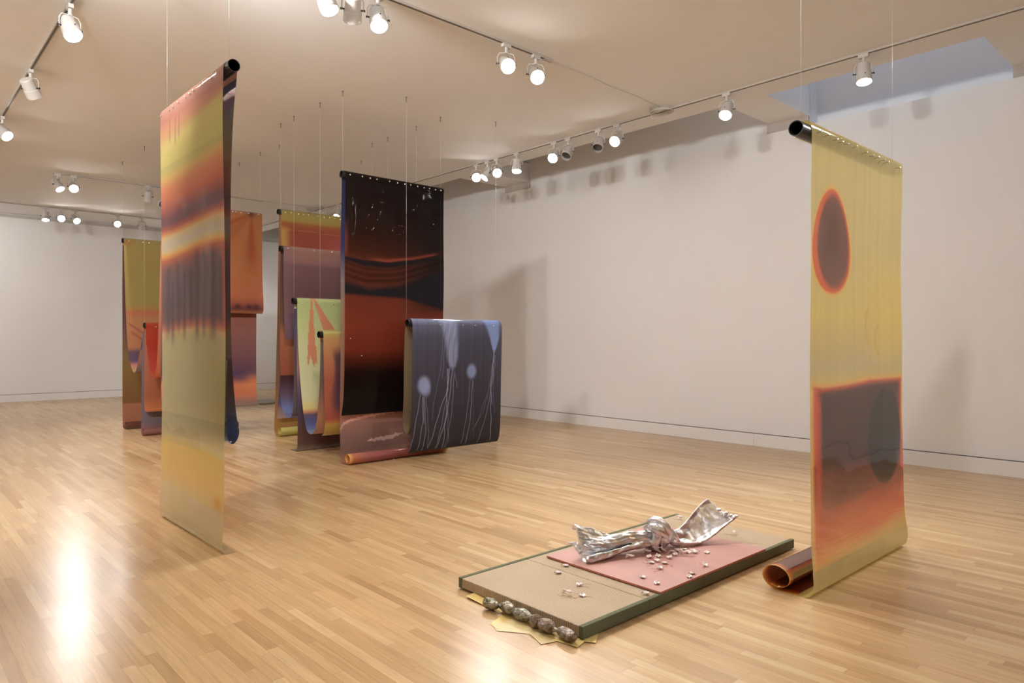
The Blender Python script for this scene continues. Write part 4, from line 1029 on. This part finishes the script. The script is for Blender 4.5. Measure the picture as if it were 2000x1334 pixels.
def paint_H3(U, Z, S_, CD, n):
    c = stops(Z, [(1.6, (110, 84, 84)), (.6, (96, 84, 92)), (.2, (98, 84, 88)), (.08, (128, 82, 76)), (0, (120, 74, 66))])
    c = np.where((CD == 4)[..., None], np.array((124, 78, 68.)), c)
    return c, np.full(U.shape, .03)
sheet('film_sheet', [(5, [(11.80, 1.60), (11.825, 1.2), (11.85, .4), (11.87, .12)]), (5, [(11.865, .03), (11.81, .003)]), (4, [(11.76, .004), (11.725, .04), (11.73, .09), (11.775, .115), (11.815, .09), (11.81, .05)])],
    3.11, 4.56, paint_H3, e, step=.012, dx=.05, wob=.002, seed=63)
def paint_G2(U, Z, S_, CD, n):
    c = stops(Z + .05 * U, [(3.3, (150, 96, 70)), (1.86, (140, 84, 70)), (1.3, (112, 72, 72)), (1.12, (98, 64, 70)), (1.0, (80, 58, 78)), (.92, (100, 64, 74)), (.82, (190, 106, 66)), (.66, (178, 96, 64)), (.55, (128, 92, 78)), (.47, (110, 98, 92))])
    c = mixc(c, (206, 114, 56), sm(U, .8, 1) * np.exp(-((Z - .85) / .1) ** 2) * .7)
    return c, np.full(U.shape, .03)
sheet('film_sheet', [(5, [(10.872, 3.30), (10.90, 2.6), (10.93, 1.8), (10.93, .8), (10.915, .58), (10.85, .47), (10.76, .455)])], 3.125, 4.53, paint_G2, e, step=.02, dx=.04, wob=.002, seed=64)
pipe(e, 3.11, 4.57, 12.98, 3.13, .042); pipe(e, 3.105, 4.58, 11.72, 1.70, .042); pipe(e, 3.085, 4.57, 10.842, 3.43, .042)
wires(e, (3.115, 4.56), 12.98, 3.16); wires(e, (3.115, 4.57), 11.72, 1.73); wires(e, (3.10, 4.56), 10.842, 3.46)
nails(e, [3.125 + 1.445 * u for u in (.05, .13, .2, .27)], 12.93, 3.12, length=.006, head=.012)
nails(e, [3.125 + 1.445 * u for u in (.10,)], 11.675, 1.68, length=.006, head=.012)
nails(e, [3.125 + 1.445 * u for u in (.68, .71, .77, .85, .96)], 10.795, 3.44, length=.006, head=.012)

# ---- pale film lying on the floor, far back
def paint_X(U, Z, S_, CD, n):
    return stops(n, [(15.5, (150, 136, 92)), (15.7, (156, 142, 100)), (15.95, (176, 166, 156)), (17, (190, 182, 174))]), np.full(U.shape, .25)
e = empty('floor_film', (6.3, 15.9, 0), 'pale greyish film sheet lying flat on the floor behind the hanging films', 'film sheet')
sheet('film_sheet', [(5, [(15.50, .004), (15.54, .03), (15.62, .022), (15.8, .006), (16.2, .004), (16.8, .004)])], 5.5, 7.6, paint_X, e, step=.03, dx=.1, wob=0, seed=71)

# ------------------------------------------------------------------ straw mat with the pink slab
MX = [2.608, 3.152, 3.690, 4.262, 4.858]
MY0, MY1, MZ0, MZ1 = 2.318, 3.312, .010, .067
e = empty('tatami_mat', (3.73, 2.81, 0), 'long tan woven straw mat with olive green cloth edges, lying on the wood floor', 'mat')
def rbox(x0, x1, y0, y1, z0, z1, r, seg=3):
    bm = bmesh.new()
    box(bm, x0, x1, y0, y1, z0, z1)
    bmesh.ops.bevel(bm, geom=bm.edges[:], offset=r, segments=seg, affect='EDGES', profile=.6)
    return bm
for i in range(4):
    a, b = MX[i] + .0015, MX[i + 1] - .0015
    bm = rbox(a, b, MY0 + .006, MY1 - .006, MZ0, MZ1, .006)
    bmesh.ops.translate(bm, verts=bm.verts, vec=-e.location)
    mesh_obj('mat_panel', bm, M['tatami'], e, smooth=False)
    for y0, y1 in ((MY0, MY0 + .030), (MY1 - .030, MY1)):
        bm = rbox(a - .001 if i else a - .004, b + .001, y0, y1, MZ0 - .002, MZ1 + .0035, .005)
        bmesh.ops.translate(bm, verts=bm.verts, vec=-e.location)
        mesh_obj('edge_cloth', bm, M['green'], e, smooth=False)
bm = rbox(3.258, 4.452, 2.322, 3.215, MZ1 + .0042, MZ1 + .0165, .002, 2)
bmesh.ops.translate(bm, verts=bm.verts, vec=-Vector((3.85, 2.77, MZ1)))
o = mesh_obj('slab', bm, M['pink']); o.name = 'silicone_slab'; o.location = (3.85, 2.77, MZ1)
o.data.materials.append(M['pinkedge'])
for p in o.data.polygons:
    if p.normal.z < .3: p.material_index = 1
tag(o, 'thin flat dusty pink slab lying on the straw mat', 'slab')
PZ = MZ1 + .0165

# ------------------------------------------------------------------ yellow papers under the mat end
def paper(pts, z, mat, label, lift=None):
    c = np.mean(pts, axis=0)
    bm = bmesh.new()
    top = [bm.verts.new((p[0] - c[0], p[1] - c[1], z + (lift[i] if lift else 0))) for i, p in enumerate(pts)]
    f = bm.faces.new(top)
    bmesh.ops.triangulate(bm, faces=[f]) if lift else None
    g = bmesh.ops.extrude_face_region(bm, geom=bm.faces[:])
    bmesh.ops.translate(bm, verts=[v for v in g['geom'] if isinstance(v, bmesh.types.BMVert)], vec=(0, 0, .0007))
    bmesh.ops.recalc_face_normals(bm, faces=bm.faces)
    o = mesh_obj('yellow_paper', bm, mat, loc=(c[0], c[1], 0))
    tag(o, label, 'paper', 'yellow papers under the straw mat')
paper([(2.542, 3.160), (2.615, 3.175), (2.80, 3.10), (2.75, 2.72), (2.532, 2.820)], .0006, M['paper'], 'bright yellow sheet with a curled end at the far left corner of the mat', [.012, .010, 0, 0, 0])
paper([(2.530, 2.835), (2.402, 2.785), (2.392, 2.745), (2.50, 2.45), (2.72, 2.50), (2.74, 2.80)], .0014, M['paper'], 'broad yellow sheet under the middle of the string of metal pods')
paper([(2.405, 2.760), (2.370, 2.700), (2.472, 2.552), (2.62, 2.44), (2.76, 2.56), (2.70, 2.74)], .0022, M['paper2'], 'pale yellow sheet lying under the broad one at the mat end')
paper([(2.470, 2.560), (2.425, 2.430), (2.512, 2.400), (2.63, 2.33), (2.78, 2.40), (2.70, 2.56)], .0030, M['paper2'], 'pale pointed sheet sticking out below the last two pods')
paper([(2.50, 2.44), (2.528, 2.286), (2.700, 2.330), (2.86, 2.325), (2.80, 2.50), (2.62, 2.50)], .0038, M['paper'], 'yellow sheet with a sharp corner pointing at the camera under the mat')
paper([(2.602, 2.300), (2.632, 2.258), (2.722, 2.318), (2.78, 2.40), (2.66, 2.42)], .0046, M['paper'], 'small yellow flap right of the near corner of the mat')

# ------------------------------------------------------------------ string of six cast pods
e = empty('pod_string', (2.545, 2.65, 0), 'string of six cast metal seed pods lying against the end of the straw mat', 'sculpture')
pods = [((2.528, 2.925), .052, .033, 'bronze', 95, 0), ((2.556, 2.822), .054, .035, 'bronze', 80, 0), ((2.552, 2.697), .062, .033, 'bronze_blue', 92, 0),
        ((2.545, 2.592), .038, .036, 'bronze_red', 70, .2), ((2.538, 2.502), .048, .038, 'bronze_red', 95, 0), ((2.548, 2.375), .062, .033, 'bronze_red', 84, 0)]
for i, ((px, py), ln_, r, mt, ang, pin) in enumerate(pods):
    bm = bmesh.new()
    bmesh.ops.create_icosphere(bm, subdivisions=4, radius=1)
    ln_ *= 1.10; r *= .93
    a = math.radians(ang)
    d = Vector((math.cos(a), math.sin(a), 0)); sd_ = Vector((-math.sin(a), math.cos(a), 0))
    for v in bm.verts:
        x, y, z = v.co
        wq = 1 + .05 * math.sin(4 * x + i) + .035 * math.sin(7 * y + 3 * i + 2 * x) + .02 * math.sin(17 * z + 5 * x)
        xx = math.copysign(abs(x) ** .85, x)
        ridge = .94 + .06 * abs(math.sin(math.atan2(z, y) * 1.5 + i))
        v.co = d * xx * ln_ + (sd_ * y + Vector((0, 0, 1)) * z) * r * wq * ridge * (1 - .12 * xx * (1 if i % 2 else -1))
    for v in bm.verts: v.co += Vector((px, py, r * .98 + .006)) - e.location
    mesh_obj('pod', bm, M[mt], e, smooth=True)
bm = bmesh.new()
for (p, l1, *_), (q, l2, *_2) in zip(pods, pods[1:]):
    a, b = Vector((*p, .036)), Vector((*q, .036))
    tube(bm, [a + (b - a) * t - e.location for t in (.25, .42, .5, .58, .75)], [.020, .013, .009, .013, .020], 10)
mesh_obj('connecting_neck', bm, M['bronze'], e, smooth=True)

# ------------------------------------------------------------------ knotted silver cloth
KO = Vector((3.83, 2.84, 0)); AXv = Vector((.929, -.371, 0)); SDv = Vector((.371, .929, 0)); UP = Vector((0, 0, 1))
def kp(t, s, z): return KO + AXv * t + SDv * s + UP * z
def loft(bm, secs, closed=False):
    """secs: list of sections of equal length -> quads"""
    rows = [[bm.verts.new(p) for p in s_] for s_ in secs]
    for A, B in zip(rows, rows[1:]):
        n_ = len(A)
        for k in range(n_ if closed else n_ - 1):
            bm.faces.new((A[k], A[(k + 1) % n_], B[(k + 1) % n_], B[k]))
    return rows
def crs(pts, n_):
    """smooth resample of 3-component tuples"""
    P = np.array(pts, float); d = np.r_[0, np.cumsum(np.linalg.norm(np.diff(P, axis=0), axis=1))]
    Q = np.vstack([2 * P[0] - P[1], P, 2 * P[-1] - P[-2]])
    out = []
    for s_ in np.linspace(0, d[-1] - 1e-9, n_):
        i = int(np.searchsorted(d, s_, 'right') - 1); t = (s_ - d[i]) / (d[i + 1] - d[i])
        p0, p1, p2, p3 = Q[i], Q[i + 1], Q[i + 2], Q[i + 3]
        out.append(.5 * ((2 * p1) + (-p0 + p2) * t + (2 * p0 - 5 * p1 + 4 * p2 - p3) * t * t + (-p0 + 3 * p1 - 3 * p2 + p3) * t ** 3))
    return np.array(out)
def solidify(bm, th):
    bmesh.ops.recalc_face_normals(bm, faces=bm.faces)
    bmesh.ops.solidify(bm, geom=bm.faces[:], thickness=th)
big = bmesh.new()
# left tube-like half: sections (s, z) front lip -> bottom -> fold -> belly -> top -> back
stn = [
 (-.505, [(-.095, .118), (-.100, .095), (-.075, .084), (-.030, .095), (.000, .120), (.012, .165), (.010, .215), (.025, .262), (.070, .285), (.10, .25)], 0),
 (-.475, [(-.100, .125), (-.108, .092), (-.080, .084), (-.030, .100), (-.020, .120), (-.010, .165), (.000, .205), (.022, .245), (.060, .275), (.10, .24)], 0),
 (-.42, [(-.095, .128), (-.103, .098), (-.075, .086), (-.020, .100), (-.035, .125), (-.035, .160), (-.010, .195), (.020, .220), (.055, .262), (.09, .22)], 0),
 (-.33, [(-.080, .130), (-.090, .108), (-.065, .094), (-.012, .105), (-.040, .128), (-.045, .160), (-.020, .190), (.015, .200), (.045, .235), (.08, .19)], 0),
 (-.25, [(-.065, .140), (-.075, .122), (-.055, .108), (-.008, .112), (-.038, .135), (-.045, .165), (-.022, .200), (.010, .208), (.040, .190), (.065, .14)], 0),
 (-.16, [(-.055, .150), (-.065, .135), (-.048, .118), (-.008, .120), (-.040, .140), (-.045, .172), (-.020, .212), (.012, .216), (.042, .185), (.055, .13)], 0),
 (-.07, [(-.050, .152), (-.060, .140), (-.045, .122), (-.010, .120), (-.042, .140), (-.046, .172), (-.022, .208), (.012, .214), (.042, .182), (.050, .13)], 0),
 (.02, [(-.040, .150), (-.050, .138), (-.040, .122), (-.010, .120), (-.040, .135), (-.045, .165), (-.022, .200), (.012, .205), (.040, .176), (.045, .13)], 0)]
secs = []
grid = [crs([(t, s, z) for s, z in prof], 46) for t, prof, _ in stn]
G = np.stack(grid)                                  # station, k, 3
T_ = np.linspace(0, len(stn) - 1, 60)
for tv in T_:
    i = min(int(tv), len(stn) - 2); f = tv - i; f2 = f
    p0, p1, p2, p3 = G[max(i - 1, 0)], G[i], G[i + 1], G[min(i + 2, len(stn) - 1)]
    row = .5 * ((2 * p1) + (-p0 + p2) * f2 + (2 * p0 - 5 * p1 + 4 * p2 - p3) * f2 ** 2 + (-p0 + 3 * p1 - 3 * p2 + p3) * f2 ** 3)
    out = []
    for k, (t, s, z) in enumerate(row):
        cz_ = .0028 * math.sin(t * 60 + k * .5) + .002 * math.sin(k * 1.9 + t * 17)
        out.append(kp(t, s - cz_, z + cz_))
    secs.append(out)
b1 = bmesh.new(); loft(b1, secs); solidify(b1, .011)
# spiky tear at the open end
tube(b1, [kp(-.50, .03, .155), kp(-.53, .03, .172), kp(-.575, .03, .182)], [.024, .012, .001], 8)
tube(b1, [kp(-.50, -.02, .125), kp(-.515, .01, .15), kp(-.52, .03, .165)], [.014, .014, .010], 8)
me1 = bpy.data.meshes.new('a'); b1.to_mesh(me1); b1.free(); big.from_mesh(me1)
# right scoop: near edge and far edge, cross sections sagging between them
near = crs([(.135, -.055, .150), (.165, -.060, .125), (.215, -.060, .108), (.296, -.052, .094), (.39, -.045, .090), (.483, -.040, .112), (.589, -.035, .165), (.66, -.03, .200), (.735, -.02, .232)], 54)
far = crs([(.135, .035, .170), (.18, .050, .180), (.235, .07, .165), (.30, .095, .165), (.36, .11, .185), (.42, .125, .225), (.48, .14, .268), (.545, .15, .310), (.60, .15, .337)], 54)
secs = []
for i in range(54):
    a, b = near[i], far[i]
    k = i / 53
    row = []
    for j in range(30):
        f = j / 29
        p = a * (1 - f) + b * f
        sag = -math.sin(f * PI) * (.030 + .022 * math.sin(min(k * 1.3, 1) * PI))
        flute = .010 * math.sin(f * 22 + 1.2 * math.sin(k * 3)) * math.exp(-((k - .20) / .20) ** 2)
        cr_ = .0018 * math.sin(k * 31 + f * 9) * math.sin(f * 13 - k * 5) + .0008 * math.sin(k * 55 + 3 * f)
        rip = 0
        if k > .86: rip = .010 * math.sin(f * 17) * (k - .86) / .14
        lip = .010 * (max(0, abs(f - .5) * 2 - .85) / .15)
        row.append(kp(p[0] + rip, p[1] - cr_, p[2] + sag + flute + cr_ + lip + rip * .5))
    secs.append(row)
b1 = bmesh.new(); loft(b1, secs); solidify(b1, .013)
for i in range(14):                                    # ragged crumple at the tip
    a, f = random.uniform(.0, .6), random.uniform(.90, .995)
    q = near[53] * (1 - a) + far[53] * a
    bmesh.ops.create_icosphere(b1, subdivisions=2, radius=random.uniform(.008, .017), matrix=Matrix.Translation(kp(q[0] - random.uniform(0, .035), q[1], q[2] - .018 * math.sin(a * PI) + random.uniform(-.004, .014))) @ Matrix.Diagonal((1.3, .8, .7, 1)))
me1 = bpy.data.meshes.new('a'); b1.to_mesh(me1); b1.free(); big.from_mesh(me1)
# the knot: broad straps swept round the axis
def strap(pts, wd, th, nrm=None):
    """closed or open band: pts in (t,s,z), section ellipse wd along local binormal"""
    P = [kp(*p) for p in crs(pts, 44)]
    ctr = sum(P, Vector()) / len(P)
    rows = []
    b1 = bmesh.new()
    for i, p in enumerate(P):
        d = (P[min(i + 1, 43)] - P[max(i - 1, 0)]).normalized()
        o_ = (p - ctr); o_ = (o_ - d * o_.dot(d)).normalized()
        b_ = d.cross(o_)
        tp = min(1, .45 + 2.4 * min(i, 43 - i) / 43)
        ring = []
        for k in range(18):
            a = 2 * PI * k / 18
            rr_ = th * (1 + .22 * math.sin(3 * a + i * .13))
            ring.append(b1.verts.new(p + b_ * math.cos(a) * wd * tp + o_ * math.sin(a) * rr_ * tp))
        rows.append(ring)
    for A, B in zip(rows, rows[1:]):
        for k in range(18): b1.faces.new((A[k], A[(k + 1) % 18], B[(k + 1) % 18], B[k]))
    b1.faces.new(rows[0][::-1]); b1.faces.new(rows[-1])
    m_ = bpy.data.meshes.new('a'); b1.to_mesh(m_); b1.free(); big.from_mesh(m_)
def ringp(t0, rt, rs, rz, cz_, a0, a1, n_=9, tilt=0, s0=0):
    return [(t0 + tilt * math.cos(a) + rt * math.sin(a) * .3, s0 - rs * math.sin(a), cz_ + rz * math.cos(a)) for a in np.linspace(math.radians(a0), math.radians(a1), n_)]
strap(ringp(.035, 0, .068, .078, .172, -40, 330, 12, .012), .032, .020)      # left wrap
strap(ringp(.085, 0, .072, .086, .180, -60, 300, 12, -.018), .030, .019)     # centre wrap
strap(ringp(.125, 0, .060, .070, .170, -30, 320, 12, .020), .026, .018)      # right wrap
strap([(-.005, .03, .225), (.010, -.045, .246), (.040, -.078, .225), (.085, -.082, .20), (.12, -.07, .17), (.145, -.05, .14)], .026, .016)   # diagonal strap over the front
strap([(.020, .04, .262), (.05, .0, .285), (.085, -.045, .278), (.118, -.070, .24), (.135, -.070, .195), (.15, -.05, .14)], .022, .017)
strap([(.10, .05, .235), (.135, .02, .235), (.17, -.01, .205), (.20, -.03, .165), (.225, -.045, .13)], .026, .018)
strap([(.12, .04, .175), (.17, .06, .18), (.21, .075, .165), (.25, .09, .16)], .03, .02)
b1 = bmesh.new()
bmesh.ops.create_icosphere(b1, subdivisions=3, radius=1, matrix=Matrix.Translation(kp(.08, 0, .172)) @ Matrix.Rotation(math.atan2(AXv.y, AXv.x), 4, 'Z') @ Matrix.Diagonal((.075, .058, .072, 1)))
bmesh.ops.create_icosphere(b1, subdivisions=3, radius=1, matrix=Matrix.Translation(kp(.16, 0, .145)) @ Matrix.Rotation(math.atan2(AXv.y, AXv.x), 4, 'Z') @ Matrix.Diagonal((.06, .045, .035, 1)))
# small drips of cast metal under the knot
for t, s, l_ in ((.03, -.07, .04), (.01, -.06, .03), (.06, -.075, .03)):
    tube(b1, [kp(t, s, .12), kp(t + .01, s - .012, .12 - l_ * .6), kp(t + .03, s - .03, .12 - l_)], [.012, .008, .001], 8)
m_ = bpy.data.meshes.new('a'); b1.to_mesh(m_); b1.free(); big.from_mesh(m_)
zmin = min(v.co.z for v in big.verts)
for v in big.verts: v.co -= KO
o = mesh_obj('knotted_cloth', big, M['silver'], smooth=True, loc=(KO.x, KO.y, PZ - .079))
tag(o, 'shiny silver metal cast of a cloth tied in a knot, lying on the pink slab', 'sculpture')
rm = o.modifiers.new('remesh', 'REMESH'); rm.mode = 'VOXEL'; rm.voxel_size = .0042; rm.use_smooth_shade = True
smo = o.modifiers.new('smooth', 'SMOOTH'); smo.factor = .6; smo.iterations = 3
tx = bpy.data.textures.new('crumple', 'CLOUDS'); tx.noise_scale = .055; tx.noise_depth = 2
dp = o.modifiers.new('crumple', 'DISPLACE'); dp.texture = tx; dp.strength = .0048; dp.mid_level = .5; dp.texture_coords = 'LOCAL'

# ------------------------------------------------------------------ petals
def petal_mesh(kind):
    bm = bmesh.new()
    L_ = (.050, .042, .050)[kind]; W_ = (.018, .017, .010)[kind]
    rows = []
    for i in range(7):
        t = i / 6
        wd = W_ * (math.sin(PI * min(t * 1.15 + .10, 1)) ** .8) + .0008
        row = []
        for j in range(7):
            s = j / 6 * 2 - 1
            row.append(bm.verts.new((t * L_ - L_ / 2, s * wd, .0035 + .008 * abs(s) * (1 - .3 * t) + .008 * t * t + .0012 * math.sin(9 * t + 5 * s + kind))))
        rows.append(row)
    for A, B in zip(rows, rows[1:]):
        for k in range(6): bm.faces.new((A[k], A[k + 1], B[k + 1], B[k]))
    bmesh.ops.recalc_face_normals(bm, faces=bm.faces)
    bmesh.ops.solidify(bm, geom=bm.faces[:], thickness=.0028)
    z = min(v.co.z for v in bm.verts)
    for v in bm.verts: v.co.z -= z
    me = bpy.data.meshes.new('petal'); bm.to_mesh(me); bm.free(); me.materials.append(M['petal'])
    return me
PM = [petal_mesh(k) for k in range(3)]
def petal(x, y, kind, rz, z, label, thr=0):
    o = bpy.data.objects.new('petal', PM[kind]); link(o)
    o.location = (x, y, z + .0006); o.rotation_euler = (0, 0, rz)
    tag(o, label, 'petal', 'glassy petals scattered on the mat and slab')
    if thr:
        bm = bmesh.new()
        for k in range(thr):
            a0 = random.uniform(0, 2 * PI)
            pts = [Vector((.012 * math.cos(a0) + t * .055 * math.cos(a0 + .5 * math.sin(3 * t)), .012 * math.sin(a0) + t * .055 * math.sin(a0 + .7 * math.sin(2.5 * t + k)), .0012)) for t in np.linspace(0, 1, 8)]
            tube(bm, pts, .0006, 5)
        mesh_obj('red_thread', bm, M['thread'], o, smooth=True)
ST = MZ1 + .0
pl = [
 (3.222, 3.02, 0, 2.4, ST, 'petal on the straw just outside the far left corner of the slab edge', 0),
 (3.092, 2.958, 0, 2.9, ST, 'lone petal on the straw left of the slab, farthest from the mat edge', 0),
 (3.038, 2.732, 1, .6, ST, 'petal with a red thread loop in the middle of the bare straw end', 3),
 (2.875, 2.673, 2, 2.0, ST, 'leftmost petal on the straw, with red threads trailing left', 5),
 (2.925, 2.610, 0, 1.2, ST, 'upright petal nearest the mat end, ringed by red threads', 4),
 (3.600, 2.800, 2, 2.3, PZ, 'slim petal on the slab in the shadow of the silver cloth tube', 0),
 (3.715, 2.735, 1, .3, PZ, 'petal on the slab just below the silver knot drips', 0),
 (3.630, 2.665, 0, 1.9, PZ, 'left petal of the four around the orange stain on the slab', 3),
 (3.688, 2.657, 1, .9, PZ, 'back petal of the four around the orange stain on the slab', 2),
 (3.681, 2.600, 0, 2.6, PZ, 'right petal of the four around the orange stain on the slab', 3),
 (3.581, 2.562, 1, 1.4, PZ, 'front petal of the four around the orange stain on the slab', 4),
 (3.799, 2.638, 1, .1, PZ, 'flat petal between the orange stain and the dense petal heap', 0),
 (3.373, 2.537, 0, 1.6, PZ, 'upright petal on the slab left of the near pair', 0),
 (3.357, 2.415, 0, .2, PZ, 'broad flat petal near the front corner of the slab', 0),
 (3.201, 2.384, 1, 2.2, ST, 'pale petal on the straw beside the slab front corner', 0),
 (3.590, 2.352, 0, .5, PZ, 'large petal at the slab edge above the green cloth border', 0),
 (3.640, 2.372, 0, 2.9, PZ, 'second petal overlapping the large one at the slab edge', 0),
 (3.833, 2.400, 1, 1.0, PZ, 'lone petal on the right front part of the slab', 2),
 (4.079, 2.541, 0, .7, PZ, 'lone petal right of the heap, in the shadow of the silver scoop', 0),
 (4.656, 2.672, 2, .4, ST, 'tiny petal on the bare straw at the right end of the mat', 1),
 (4.733, 3.195, 2, 1.7, ST, 'tiny petal at the far back corner of the straw mat', 0),
 (3.765, 2.705, 1, .9, PZ, 'petal just in front of the drips under the silver knot', 0),
 (3.765, 2.790, 2, 2.1, PZ, 'sharp petal leaning under the left side of the silver knot', 0)]
for a in pl: petal(*a)
heap = [(3.995, 2.700), (3.955, 2.690), (3.922, 2.615), (4.015, 2.668), (3.985, 2.622), (3.950, 2.580), (4.048, 2.630), (3.905, 2.690), (3.945, 2.648), (4.022, 2.585), (3.880, 2.650)]
for i, (x, y) in enumerate(heap):
    o = bpy.data.objects.new('petal', PM[i % 3]); link(o)
    o.location = (x, y, PZ + .0006 + .002 * (i % 2)); o.rotation_euler = (0, 0, i * 1.3)
    tag(o, 'petal in the dense heap on the slab right of the silver knot', 'petal', 'petals heaped together right of the knot')
